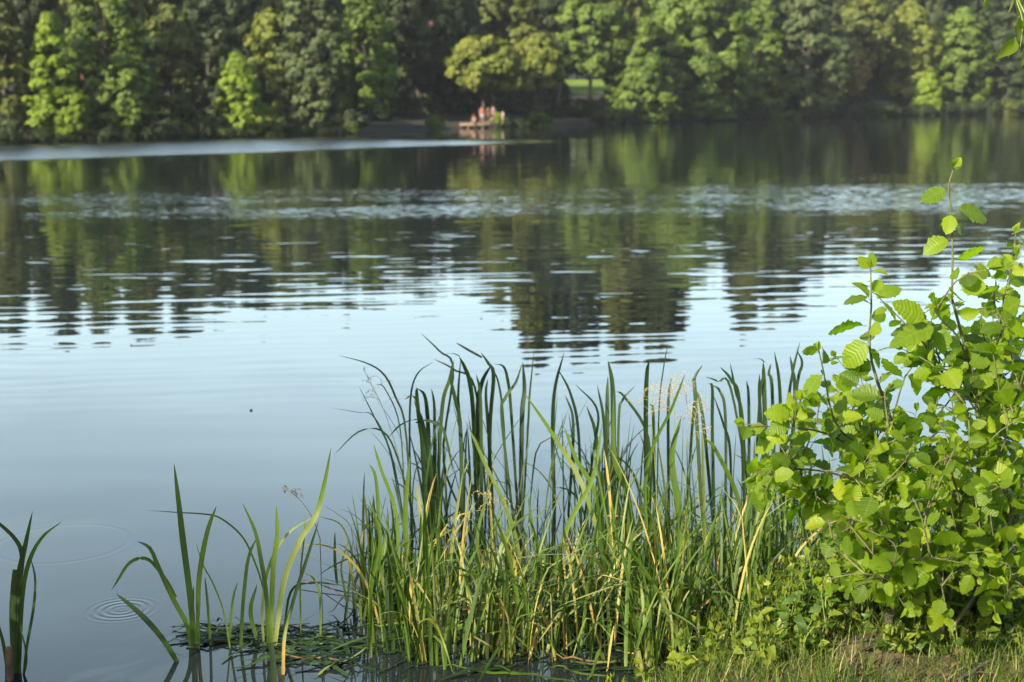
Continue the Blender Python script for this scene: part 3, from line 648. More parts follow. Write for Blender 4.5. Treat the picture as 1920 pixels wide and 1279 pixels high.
# pink balloon caught in the dark tree
bl = empty('balloon', W(808, 45, JY + 6), 'small pink balloon caught high in the dark tree left of the willows', 'balloon')
m_ = MB(); zs = np.linspace(0, math.pi, 12); V = [(math.sin(a_) * .22 * math.cos(b_), math.sin(a_) * .22 * math.sin(b_), -math.cos(a_) * .27) for a_ in zs for b_ in np.linspace(0, 2 * math.pi, 13)[:-1]]
m_.add(V, [[i * 12 + j, i * 12 + (j + 1) % 12, (i + 1) * 12 + (j + 1) % 12, (i + 1) * 12 + j] for i in range(11) for j in range(12)])
m_.build('envelope', cloth('pink', (.30, .10, .13)), bl)
m_ = MB(); tube(m_, spline([(0, 0, -.27), (.05, 0, -.5), (-.03, .02, -.9)], 8), .008, 4); m_.build('string', M['straw'], bl)

# ------------------------------------------------------------------ reeds
def ribbon(mb, P, wid, side, tint, fold=0.22, prof=None, tip=1.0):
    """a grass blade: three points across, folded along its midrib"""
    P = np.asarray(P, float); n = len(P); t = np.linspace(0, 1, n)
    pr = np.interp(t, [0, .15, .5, .8, .93, 1], [.75, .95, 1, .72, .38, .02]) if prof is None else np.interp(t, *prof)
    T = norm(np.gradient(P, axis=0)); side = np.asarray(side, float)
    if side.ndim == 1: side = np.repeat(side[None], n, 0)
    sd = norm(side - (side * T).sum(1, keepdims=True) * T); nn = np.cross(sd, T)
    hw = (wid / 2 * pr)[:, None]
    V = np.stack([P - sd * hw + nn * hw * fold, P, P + sd * hw + nn * hw * fold], 1).reshape(-1, 3)
    F = [[i * 3 + j, i * 3 + j + 1, (i + 1) * 3 + j + 1, (i + 1) * 3 + j] for i in range(n - 1) for j in range(2)]
    uv = np.stack([np.tile([0, .5, 1], n), np.repeat(t, 3)], 1)
    tt = np.full(n, tint) if np.isscalar(tint) else np.interp(t, np.linspace(0, 1, len(tint)), tint)
    mb.add(V, F, np.repeat(tt, 3), uv)
def blade_path(rg, x, y, L, lean, phi, curv, kink=None, kang=0.0, n=12, z0=-.03):
    s_ = np.linspace(0, 1, n); th = lean + curv * s_ ** 2.2
    if kink is not None: th = th + kang / (1 + np.exp(-(s_ - kink) * 60))
    dl = L / (n - 1); P = [np.array([x, y, z0])]
    for i in range(1, n):
        a_ = th[i]; P.append(P[-1] + dl * np.array([math.sin(a_) * math.cos(phi), math.sin(a_) * math.sin(phi), math.cos(a_)]))
    P = np.array(P)
    P[1:, 2] = np.maximum(P[1:, 2], 0.006)
    return P
def pxblade(mb, pts, wpx, tint, Y=None, dy=0.0, n=16, yaw=0.0, base=None, prof=None, fold=.22):
    """a blade whose silhouette is given in the photo; it stands where its foot meets the water"""
    bx, by = pts[0]; Y0 = G(bx, by)[1] if Y is None else Y
    P = np.array([W(px, py, Y0 + dy * i / max(1, len(pts) - 1)) for i, (px, py) in enumerate(pts)])
    if Y is None: P[0][2] = -0.03
    P = spline(P, n)
    wid = wpx / FPX * Y0 * 0.74
    ribbon(mb, P, wid, (math.cos(yaw), math.sin(yaw), 0.1), tint, fold, prof)
def clump_obj(mb, name, label, cat, group=None, mat='reed'):
    V = np.concatenate(mb.v); lo = V[V[:, 2] < V[:, 2].min() + .05]; c = lo.mean(0); c[2] = 0
    o = mb.build(name, M[mat], origin=c); return tag(o, label, cat, group)

# the clump at the left edge
m_ = MB()
pxblade(m_, [(36, 1262), (30, 1165), (36, 1080), (46, 1030), (61, 958)], 17, [.35, .15, .1, .25], n=18)
pxblade(m_, [(30, 1262), (34, 1120), (42, 1050), (32, 1015), (0, 983), (-30, 965)], 13, .08)
pxblade(m_, [(34, 1262), (40, 1140), (52, 1060), (78, 1008), (117, 977)], 12, [.1, .2, .55, .7], yaw=.4)
pxblade(m_, [(42, 1265), (50, 1215), (63, 1140), (66, 1085), (57, 1045)], 8, .15)
pxblade(m_, [(28, 1262), (24, 1160), (26, 1110), (30, 1068)], 18, [.2, .05, .1], prof=([0, .9, 1], [1, 1, .9]))
pxblade(m_, [(14, 1250), (6, 1205), (-10, 1150)], 10, .2)
pxblade(m_, [(38, 1265), (50, 1235), (37, 1170)], 6, .3)
clump_obj(m_, 'reed_clump', 'dark reed clump alone at the lower left edge', 'reeds')
m_ = MB(); b = G(18, 1275); tube(m_, [(b[0], b[1], -.05), (b[0] + .005, b[1], .11)], [.012, .011], 8)
tag(m_.build('reed_stub', M['dead'], origin=(b[0], b[1], 0)), 'short brown broken reed stub at the foot of the left edge clump', 'reed stub')
# the middle-left clump
m_ = MB()
pxblade(m_, [(364, 1215), (358, 1130), (343, 1010), (335, 940), (326, 868)], 17, [.5, .35, .25, .35, .5], n=20)
pxblade(m_, [(371, 1160), (374, 1080), (388, 1000), (406, 948)], 14, .6, Y=G(371, 1215)[1])
pxblade(m_, [(371, 1215), (371, 1165), (372, 1130)], 11, .45, prof=([0, 1], [1, .9]))
pxblade(m_, [(359, 1215), (352, 1175), (328, 1130), (299, 1068), (281, 1028), (257, 1015)], 13, [.75, .5, .4, .3], yaw=.3)
pxblade(m_, [(330, 1120), (313, 1090), (284, 1053), (262, 1047), (240, 1058), (222, 1086), (208, 1108)], 10, [.3, .3, .5, .75], Y=G(359, 1210)[1], n=20)
pxblade(m_, [(340, 1240), (310, 1205), (277, 1165), (245, 1135), (217, 1113)], 15, [.2, .1, .12], n=14, yaw=.2)
pxblade(m_, [(433, 1215), (420, 1150), (400, 1095), (381, 1060), (367, 1017)], 5, .6)
pxblade(m_, [(395, 1210), (390, 1140), (384, 1080)], 8, .62)
pxblade(m_, [(428, 1205), (436, 1130), (446, 1090)], 7, .62)
pxblade(m_, [(362, 1215), (361, 1150), (363, 1098)], 9, .2)
clump_obj(m_, 'reed_clump', 'left reed clump whose tallest straight blade tops the two arching ones', 'reeds')
# long thin curved stalk floating in front
m_ = MB(); pxblade(m_, [(505, 1195), (495, 1110), (470, 1035), (448, 999), (412, 971), (383, 964), (335, 961), (277, 957)], 5, [.5, .4, .2, .1], n=30)
clump_obj(m_, 'reed', 'long thin bent blade arching left to the horizontal behind the tallest left blade', 'reed')
# the third clump
m_ = MB()
pxblade(m_, [(503, 1215), (500, 1122), (489, 1046), (478, 995), (454, 942)], 12, [.5, .3, .5, .6], n=18)
pxblade(m_, [(507, 1215), (512, 1075), (520, 1002), (518, 946)], 14, [.6, .65, .5, .6], n=18)
pxblade(m_, [(450, 1215), (456, 1130), (466, 1046), (483, 1006)], 10, [.2, .45, .6])
pxblade(m_, [(512, 1215), (532, 1093), (563, 1013), (592, 967), (609, 904), (621, 838)], 15, [.75, .72, .72, .74, .5, .3], n=26)
pxblade(m_, [(522, 1215), (551, 1123), (576, 1046), (598, 975)], 10, .05)
pxblade(m_, [(495, 1210), (492, 1140), (505, 1060), (540, 1000), (590, 968)], 8, .74)
pxblade(m_, [(489, 1205), (470, 1150), (482, 1095)], 12, .5)
pxblade(m_, [(600, 1200), (600, 1120), (588, 1085), (570, 1075)], 6, .62)
pxblade(m_, [(530, 1200), (545, 1110), (590, 1093), (640, 1098)], 7, .1)
pxblade(m_, [(565, 1200), (563, 1090), (570, 1010), (573, 960)], 5, .6)
pxblade(m_, [(515, 1279), (512, 1240), (508, 1205)], 16, .0, prof=([0, 1], [1, .9]))
pxblade(m_, [(530, 1265), (533, 1200), (545, 1140)], 9, [1.0, .8, .5])
clump_obj(m_, 'reed_clump', 'reed clump with one tall pale slanting blade, left of the main bed', 'reeds')
m_ = MB()
for pts, wp, tn in (([(598, 968), (640, 985), (660, 1040), (655, 1100)], 5, .7), ([(655, 1010), (640, 1060), (645, 1100), (652, 1140)], 6, .72), ([(628, 996), (628, 1050), (632, 1095)], 8, .3)):
    pxblade(m_, pts[::-1], wp, tn, Y=5.0)
clump_obj(m_, 'reed_clump', 'few thin drooping blades in the gap just left of the main bed', 'reeds')
# outer shaded reeds traced along their silhouettes
def Z4(*p): return [(620 + a / 4.2625, 600 + b_ / 4.2625) for a, b_ in p]
def Z5(*p): return [(1100 + a / 4.8, 640 + b_ / 4.8) for a, b_ in p]
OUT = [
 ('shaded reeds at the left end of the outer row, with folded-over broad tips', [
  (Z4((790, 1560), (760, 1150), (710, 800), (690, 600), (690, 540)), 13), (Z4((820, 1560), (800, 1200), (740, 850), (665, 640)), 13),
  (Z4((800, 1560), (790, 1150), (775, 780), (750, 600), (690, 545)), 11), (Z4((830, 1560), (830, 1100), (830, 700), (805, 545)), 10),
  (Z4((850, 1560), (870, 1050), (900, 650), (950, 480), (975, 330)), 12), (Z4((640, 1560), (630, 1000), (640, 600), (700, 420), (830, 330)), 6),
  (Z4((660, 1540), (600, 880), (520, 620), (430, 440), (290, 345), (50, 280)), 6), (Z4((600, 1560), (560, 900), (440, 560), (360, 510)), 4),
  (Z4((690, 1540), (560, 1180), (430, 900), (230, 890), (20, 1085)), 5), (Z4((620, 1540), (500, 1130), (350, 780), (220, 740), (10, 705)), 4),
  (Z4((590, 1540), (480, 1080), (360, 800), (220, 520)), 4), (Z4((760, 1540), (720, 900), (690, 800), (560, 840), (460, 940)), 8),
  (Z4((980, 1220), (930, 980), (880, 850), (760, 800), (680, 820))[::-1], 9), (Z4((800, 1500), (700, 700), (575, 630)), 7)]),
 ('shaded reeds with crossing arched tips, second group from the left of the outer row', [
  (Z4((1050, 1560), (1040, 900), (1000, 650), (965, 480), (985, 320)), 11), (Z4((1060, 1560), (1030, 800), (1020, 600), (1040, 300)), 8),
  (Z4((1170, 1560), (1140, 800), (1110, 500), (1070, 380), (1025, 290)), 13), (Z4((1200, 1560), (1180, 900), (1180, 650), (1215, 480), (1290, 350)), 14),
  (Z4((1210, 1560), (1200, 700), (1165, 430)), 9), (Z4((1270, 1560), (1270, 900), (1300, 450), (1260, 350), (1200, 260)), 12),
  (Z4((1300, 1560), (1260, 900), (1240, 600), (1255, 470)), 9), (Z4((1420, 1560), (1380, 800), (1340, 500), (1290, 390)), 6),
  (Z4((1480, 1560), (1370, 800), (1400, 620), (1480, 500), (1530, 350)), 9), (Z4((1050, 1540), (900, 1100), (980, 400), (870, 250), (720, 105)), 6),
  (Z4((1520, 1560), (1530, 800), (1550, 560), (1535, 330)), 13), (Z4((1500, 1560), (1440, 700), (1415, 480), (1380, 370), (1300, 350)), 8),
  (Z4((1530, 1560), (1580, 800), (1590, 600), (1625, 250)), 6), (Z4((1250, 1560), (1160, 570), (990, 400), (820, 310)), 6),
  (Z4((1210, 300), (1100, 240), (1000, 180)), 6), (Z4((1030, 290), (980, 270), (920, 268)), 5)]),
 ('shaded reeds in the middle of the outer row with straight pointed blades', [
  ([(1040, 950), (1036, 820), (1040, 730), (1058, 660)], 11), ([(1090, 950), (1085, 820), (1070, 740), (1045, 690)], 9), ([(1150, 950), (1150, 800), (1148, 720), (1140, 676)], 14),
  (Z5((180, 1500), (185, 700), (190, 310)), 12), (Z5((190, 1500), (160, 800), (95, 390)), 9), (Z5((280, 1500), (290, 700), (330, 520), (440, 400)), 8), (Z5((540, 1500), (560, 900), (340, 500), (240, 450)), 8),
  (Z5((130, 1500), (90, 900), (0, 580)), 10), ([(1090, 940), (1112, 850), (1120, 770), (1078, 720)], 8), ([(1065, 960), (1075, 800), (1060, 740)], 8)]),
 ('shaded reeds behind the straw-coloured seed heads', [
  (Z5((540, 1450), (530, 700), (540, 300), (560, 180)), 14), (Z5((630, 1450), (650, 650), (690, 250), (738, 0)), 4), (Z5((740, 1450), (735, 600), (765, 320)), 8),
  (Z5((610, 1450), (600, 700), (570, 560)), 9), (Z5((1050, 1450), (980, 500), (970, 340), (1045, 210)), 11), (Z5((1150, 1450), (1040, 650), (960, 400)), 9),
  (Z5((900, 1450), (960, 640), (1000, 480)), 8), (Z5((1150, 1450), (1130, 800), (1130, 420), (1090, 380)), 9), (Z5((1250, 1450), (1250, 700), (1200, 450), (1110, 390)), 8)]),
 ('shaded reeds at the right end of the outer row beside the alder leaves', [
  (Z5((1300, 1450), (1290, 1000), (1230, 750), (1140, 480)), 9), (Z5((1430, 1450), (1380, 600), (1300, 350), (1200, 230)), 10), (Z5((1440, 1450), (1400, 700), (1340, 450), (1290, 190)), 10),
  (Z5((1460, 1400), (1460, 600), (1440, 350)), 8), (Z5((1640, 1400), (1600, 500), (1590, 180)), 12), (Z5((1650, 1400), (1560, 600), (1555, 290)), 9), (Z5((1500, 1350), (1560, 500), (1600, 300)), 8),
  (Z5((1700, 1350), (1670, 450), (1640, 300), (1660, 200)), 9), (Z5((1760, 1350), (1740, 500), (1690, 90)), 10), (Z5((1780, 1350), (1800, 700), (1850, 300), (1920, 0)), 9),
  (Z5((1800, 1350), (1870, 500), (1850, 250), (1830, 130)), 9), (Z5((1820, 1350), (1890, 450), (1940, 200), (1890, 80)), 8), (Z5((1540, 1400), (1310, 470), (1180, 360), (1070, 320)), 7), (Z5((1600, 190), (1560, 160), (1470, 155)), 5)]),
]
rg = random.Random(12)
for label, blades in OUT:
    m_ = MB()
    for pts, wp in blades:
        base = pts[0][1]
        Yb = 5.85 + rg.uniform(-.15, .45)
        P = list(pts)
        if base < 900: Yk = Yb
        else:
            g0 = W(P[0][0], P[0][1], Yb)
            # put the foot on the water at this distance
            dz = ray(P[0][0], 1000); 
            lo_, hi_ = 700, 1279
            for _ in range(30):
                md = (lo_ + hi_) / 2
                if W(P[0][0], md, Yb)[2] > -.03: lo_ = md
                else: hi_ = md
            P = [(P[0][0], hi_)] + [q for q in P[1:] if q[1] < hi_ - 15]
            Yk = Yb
        pxblade(m_, P, wp, [rg.uniform(.0, .12), rg.uniform(.0, .2)], Y=Yk, n=18, yaw=rg.uniform(-.6, .6), dy=rg.uniform(-.1, .1))  # low tints paint the outer row's shade into the blade colour
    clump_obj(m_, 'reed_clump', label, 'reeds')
# random clumps fill the bed
def rand_clump(rg, x, y, n, Hh, wd, greens=(.15, .65), straw=.12, flop=.18, spread=.05, curvmax=1.0):
    m_ = MB()
    for i in range(n):
        L = Hh * rg.uniform(.55, 1.12); phi = rg.uniform(0, 6.283); lean = abs(rg.gauss(0, .20)); curv = rg.uniform(0, .55) * curvmax
        kink = None; ka = 0
        if rg.random() < flop: kink = rg.uniform(.3, .75); ka = rg.uniform(.6, 2.0)
        elif rg.random() < .22: curv = rg.uniform(.9, 1.9) * curvmax
        P = blade_path(rg, x + rg.gauss(0, spread), y + rg.gauss(0, spread), L, lean, phi, curv, kink, ka, n=13)
        tb = rg.uniform(*greens); tn = [min(.95, tb + rg.uniform(0, .3)), tb, tb + rg.uniform(-.1, .12)]
        r_ = rg.random()
        if r_ < straw: tn = [rg.uniform(.74, .98), rg.uniform(.74, .9)]
        elif r_ < straw + .12: tn = [tb, rg.uniform(.7, .78), tb]
        ya = phi + math.pi / 2 + rg.gauss(0, .5)
        s_ = np.array([[math.cos(ya + k_ * .08), math.sin(ya + k_ * .08), 0] for k_ in range(len(P))])
        ribbon(m_, P, wd * rg.uniform(.55, 1.2), s_, tn, fold=rg.uniform(.1, .4))
    return m_
rg = random.Random(77)
ZONES = [  # x range, foot y range, tip y range (photo pixels), number, share of straw, label, group
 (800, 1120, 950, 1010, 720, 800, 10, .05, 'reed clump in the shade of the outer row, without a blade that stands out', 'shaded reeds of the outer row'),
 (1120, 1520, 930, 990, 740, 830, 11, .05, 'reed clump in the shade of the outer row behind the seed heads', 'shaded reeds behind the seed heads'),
 (685, 880, 1060, 1250, 880, 1010, 38, .16, 'sunlit reed clump in the left third of the main bed', 'sunlit reeds, left third of the bed'),
 (880, 1140, 1060, 1255, 870, 1060, 58, .22, 'sunlit reed clump in the tangled middle of the main bed', 'sunlit reeds, middle of the bed'),
 (1140, 1400, 1040, 1262, 810, 980, 62, .12, 'sunlit reed clump in the dense right part of the main bed', 'sunlit reeds, right part of the bed'),
 (1380, 1560, 1000, 1180, 830, 950, 24, .10, 'reed clump between the main bed and the alder leaves', 'reeds beside the alder'),
]
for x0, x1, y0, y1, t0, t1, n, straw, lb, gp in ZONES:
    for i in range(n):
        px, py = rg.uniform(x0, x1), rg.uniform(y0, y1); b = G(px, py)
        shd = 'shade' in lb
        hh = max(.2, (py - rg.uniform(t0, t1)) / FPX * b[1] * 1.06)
        m_ = rand_clump(rg, b[0], b[1], rg.randint(6, 10), hh, rg.uniform(.008, .014) if not shd else .010, greens=(.12, .66) if not shd else (.0, .2), straw=straw, flop=(.5 if 'middle' in lb else .36) if not shd else .12, spread=.045)  # clumps of the shaded rows get darker greens, shade put into the tint
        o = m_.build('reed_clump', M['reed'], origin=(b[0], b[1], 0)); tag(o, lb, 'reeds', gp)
# a few prominent sunlit blades
PB = [([(905, 1180), (900, 1080), (896, 1000), (925, 890)], 11, .35), ([(1165, 1150), (1100, 930), (1040, 820), (982, 735)], 13, [.6, .72, .5]), ([(1230, 1150), (1210, 900), (1262, 760), (1285, 700)], 9, .5),
 ([(722, 1150), (712, 1000), (705, 900), (693, 870)], 10, .55), ([(745, 1150), (745, 980), (715, 880), (700, 832)], 11, .5), ([(772, 1120), (760, 980), (768, 855)], 14, .58), ([(800, 1150), (792, 1000), (780, 905)], 13, .74),
 ([(830, 1150), (850, 1000), (868, 884)], 9, .76), ([(1268, 1140), (1275, 980), (1260, 860), (1278, 780)], 18, .45), ([(1325, 1140), (1320, 950), (1316, 800)], 11, .7), ([(1100, 1150), (1120, 950), (1080, 860), (1058, 800)], 13, .5),
 ([(1175, 1140), (1180, 950), (1152, 860), (1150, 735)], 14, .4), ([(1405, 1130), (1390, 960), (1345, 850), (1320, 820)], 13, .55), ([(985, 1150), (965, 1000), (905, 860), (880, 805)], 11, .68), ([(1020, 1160), (1060, 1000), (1110, 900), (1130, 790)], 13, .6),
 ([(700, 1210), (695, 1110), (712, 1010), (690, 930)], 10, .5), ([(738, 1215), (728, 1120), (722, 1080)], 16, .0), ([(905, 1120), (980, 1085), (1050, 1070), (1090, 1040)], 14, .25), ([(1075, 1165), (1110, 1150), (1165, 1132)], 14, [.25, .88]), ([(1180, 1090), (1200, 1100), (1210, 1075), (1175, 1060)], 12, .86)]
for i, (pts, wp, tn) in enumerate(PB):
    m_ = MB(); pxblade(m_, pts, wp, tn, n=20, yaw=rg.uniform(-.5, .5)); V = np.concatenate(m_.v)
    clump_obj(m_, 'reed', 'single broad sunlit blade standing out of the main reed bed', 'reed', 'broad single blades in the main bed')
# broken blades lying on the water
for i in range(170):
    zone = rg.random()
    px, py = (rg.uniform(470, 660), rg.uniform(1170, 1250)) if zone < .30 else (rg.uniform(660, 1380), rg.uniform(1090, 1268)) if zone < .88 else (rg.uniform(370, 460), rg.uniform(1170, 1210))
    b = G(px, py); ph = rg.choice([rg.gauss(0, .5), math.pi + rg.gauss(0, .5)]); L = rg.uniform(.12, .42); m_ = MB()
    P = [(b[0] + L * (s_ - .5) * math.cos(ph) + .02 * math.sin(s_ * 5 + i), b[1] + L * (s_ - .5) * math.sin(ph), .005 + .03 * math.sin(max(0, s_ - .2) * 2.6) * rg.random()) for s_ in np.linspace(0, 1, 8)]
    ribbon(m_, P, rg.uniform(.008, .018), (math.sin(ph), -math.cos(ph), .25), rg.choice([.0, .02, .05, .08, .1, .2, .3, .45, .7, 1.0]), fold=.1)
    tag(m_.build('broken_reed', M['reed'], origin=(b[0], b[1], 0)), 'broken reed blade lying flat on the water among the reed feet', 'reed leaf', 'broken blades on the water')
# reddish thin runners
for i, pts in enumerate(([(560, 1096), (620, 1105), (690, 1112)], [(610, 1105), (640, 1125), (665, 1135)])):
    m_ = MB(); P = spline([G(*q) + [0, 0, .02] for q in pts], 10); tube(m_, P, .0018, 5)
    tag(m_.build('runner', plain('runner_red', (.5, .2, .16), (.35, .16, .12), .6, 20)), ['longer reddish runner stretching over the water to the main bed', 'short reddish runner below the longer one'][i], 'stem')

# seed heads
def panicle(rg, pts, Y, mat, label, spread=.10, nb=16, straw='straw', r=.0013, wind=(0, 0)):
    P = spline([W(px, py, Y) for px, py in pts], 24)
    b = P[0].copy(); b[2] = 0; root = empty('seed_stalk', b, label, 'grass stalk')
    if P[0][2] > 0: P = np.vstack([[P[0][0], P[0][1], -.02], P])
    m_ = MB(); tube(m_, P - b, [r * 1.2, r, r * .5], 5); m_.build('stem', M['green_twig'] if straw == 'straw' else M['twig'], root)
    m2 = MB(); n = len(P)
    for i in range(nb):
        k_ = int(n * (.70 + .29 * i / nb)) - 1; s0 = P[k_]; L = spread * (1.1 - .6 * i / nb) * rg.uniform(.5, 1.1); a_ = rg.uniform(0, 6.28)
        e = s0 + np.array([math.cos(a_) * L + wind[0] * L, math.sin(a_) * L * .6, L * rg.uniform(-.1, .75)]); mid = (s0 + e) / 2 + [0, 0, .012]
        q = spline([s0, mid, e, e + [0, 0, -.012]], 8); tube(m2, q - b, r * .35, 4)
        for j in range(rg.randint(4, 7)):
            c = q[rg.randint(2, 7)] - b; d_ = norm(np.array([rg.gauss(0, 1), rg.gauss(0, 1), rg.uniform(-1, .6)])); s_ = rg.uniform(.004, .009)
            u = norm(np.cross(d_, [0.3, .5, .8])); v = np.cross(d_, u); wv = s_ * .2
            V = [c, c + d_ * s_ * .5 + u * wv, c + d_ * s_ * .5 + v * wv, c + d_ * s_ * .5 - u * wv, c + d_ * s_ * .5 - v * wv, c + d_ * s_]
            m2.add(V, [[0, 1, 2], [0, 2, 3], [0, 3, 4], [0, 4, 1], [5, 2, 1], [5, 3, 2], [5, 4, 3], [5, 1, 4]])
    m2.build('seed_head', M[straw], root); return root
rg2 = random.Random(8)
panicle(rg2, [(1270, 1120), (1262, 900), (1265, 780), (1255, 700)], 4.95, 'straw', 'straw-coloured open seed head leaning left in front of the shaded reeds', .11, 20)
panicle(rg2, [(1300, 1120), (1285, 900), (1290, 780), (1278, 705)], 4.9, 'straw', 'straw-coloured seed head at the centre of its group', .10, 18)
panicle(rg2, [(1240, 1120), (1230, 900), (1222, 780), (1228, 720)], 5.0, 'straw', 'straw-coloured seed head, leftmost and lowest of its group', .09, 16)
panicle(rg2, [(1330, 1120), (1310, 930), (1300, 820), (1312, 740)], 4.85, 'straw', 'straw-coloured seed head nearest to the alder leaves', .08, 14)
panicle(rg2, [(980, 1120), (960, 1000), (940, 950), (900, 925)], 4.7, 'straw', 'small straw seed head low in the middle of the bed', .07, 12)
panicle(rg2, [(770, 1000), (750, 870), (720, 770), (680, 690)], 5.7, 'dark', 'thin dark seed stalk leaning left over open water beyond the reeds', .10, 14, straw='dead')
panicle(rg2, [(600, 1010), (585, 970), (560, 935), (534, 916)], 4.8, 'dark', 'small dark seed head beside the tall pale slanting blade', .03, 10, straw='dead')

# ------------------------------------------------------------------ alders and bank plants
def leaf_arrays(nt=17, ns=7, seed=0, serr=.035, blunt=True):
    rg = np.random.default_rng(seed); t = np.linspace(0, 1, nt); s_ = np.linspace(-1, 1, ns)
    wf = rg.uniform(.78, 1.0)
    if blunt: hw = wf * np.interp(t, [0, .06, .2, .42, .62, .80, .92, 1], [.05, .18, .34, .44, .41, .28, .14, .0])
    else: hw = np.interp(t, [0, .08, .3, .6, .85, 1], [.05, .24, .34, .25, .11, .0])
    hw = hw * (1 + serr * rg.standard_normal(nt) + serr * 1.1 * np.where(np.arange(nt) % 2 == 0, 1, -1)); curl = rg.uniform(-.15, .50); cup = rg.uniform(-.1, .55); tw = rg.uniform(-.45, .45)
    V = []; U = []
    for i, ti in enumerate(t):
        for sj in s_:
            ed = 1 + (serr * 1.2 * rg.standard_normal() if abs(sj) == 1 else 0)
            x = sj * hw[i] * ed; y = ti - .10 * abs(sj) * hw[i] * (1 - ti)
            z = -curl * ti ** 2 + cup * abs(x) ** 1.2 + tw * x * ti + .018 * math.sin((ti - .42 * abs(x)) * 2 * math.pi * 4.5) * abs(sj) * (1.2 if abs(sj) == 1 else 1)
            V.append((x, y, z)); U.append((x, ti))
    F = [[i * ns + j, i * ns + j + 1, (i + 1) * ns + j + 1, (i + 1) * ns + j] for i in range(nt - 1) for j in range(ns - 1)]
    return np.array(V), np.array(F), np.array(U)
LV = [leaf_arrays(seed=i, serr=.05) for i in range(18)]
HV = [leaf_arrays(7, 5, seed=30 + i, blunt=False, serr=.08) for i in range(6)]
def put_leaf(mb, base, d, nrm, size, tint, lib=LV, rg=random, petiole=.22, pm=None):
    V, F, U = lib[rg.randrange(len(lib))]
    d = norm(d); nrm = norm(np.asarray(nrm) - (np.asarray(nrm) @ d) * d); x = np.cross(d, nrm)
    b0 = np.asarray(base) + d * size * petiole
    mb.add(b0 + size * (V[:, :1] * x + V[:, 1:2] * d + V[:, 2:] * nrm), F, tint, U)
    if petiole and pm is not None: tube(pm, [np.asarray(base), (np.asarray(base) + b0) / 2 - nrm * size * .03, b0], [.0013, .0009], 4)
def leafy(stems, root, extra=(), label_c='leaves', lib=LV, size=(.055, .085), rg=None, gap=.035, start=.25, tintr=(.2, .95), woody='twig', side_bias=None, mat='alder', rootp=None):
    """stems: list of (points, r0, r1, start); leaves alternate along each stem"""
    tw, lf = MB(), MB(); o = np.asarray(rootp)
    for P, r0, r1, st, *ex in stems:
        fsz = ex[0] if ex else 1.0
        P = np.asarray(P) - o; n = len(P)
        tube(tw, P, [r0, r1], 6)
        seg = np.linalg.norm(np.diff(P, axis=0), axis=1); cum = np.concatenate([[0], np.cumsum(seg)]); Lt = cum[-1]
        s_ = st * Lt + rg.uniform(0, gap); k_ = rg.randrange(2); a0 = rg.uniform(0, 6.28)
        while s_ < Lt:
            p_ = np.array([np.interp(s_, cum, P[:, c]) for c in range(3)]); i = min(n - 2, int(np.searchsorted(cum, s_)) - 1); T = norm(P[i + 1] - P[i])
            a_ = a0 + k_ * 2.6 + rg.gauss(0, .5); ref = norm(np.cross(T, [0.2, .3, 1.0])); v = np.cross(T, ref)
            d = norm(ref * math.cos(a_) + v * math.sin(a_) + T * rg.uniform(.2, .8) + np.array([0, 0, rg.uniform(-.6, .25)]))
            nn = norm(np.array([0, 0, .80]) + S * .25 + np.array([rg.gauss(0, .75), rg.gauss(0, .75) - .10, rg.gauss(0, .35)]))
            f_ = s_ / Lt; sz = fsz * rg.uniform(*size) * (1.0 if f_ < .85 else .62)
            put_leaf(lf, p_, d, nn, sz, 1.0 if rg.random() < .02 else rg.uniform(*tintr), lib, rg, rg.uniform(.12, .3), tw)
            s_ += gap * fsz ** 2 * rg.uniform(.6, 1.5); k_ += 1
        # the bud at the tip
        T = norm(P[-1] - P[-2])
        for j in range(3): put_leaf(lf, P[-1], T + np.array([rg.gauss(0, .3), rg.gauss(0, .3), .1]), [rg.gauss(0, 1), rg.gauss(0, 1), .4], rg.uniform(.018, .035), rg.uniform(.6, .95), lib, rg, 0)
    for x0, y0, x1, y1, Yl, nx in extra:
        a_, e_ = W(x0, y0, Yl), W(x1, y1, Yl + rg.uniform(-.02, .02)); L = np.linalg.norm(e_ - a_)
        put_leaf(lf, a_ - o, e_ - a_, (nx + rg.gauss(0, .4), rg.gauss(-.35, .5), .75), L / 1.3, rg.uniform(.4, .9), lib, rg, .12, tw)
    tw.build('stems' if woody == 'twig' else 'stem', M[woody], root); lf.build('leaves', M[mat], root)

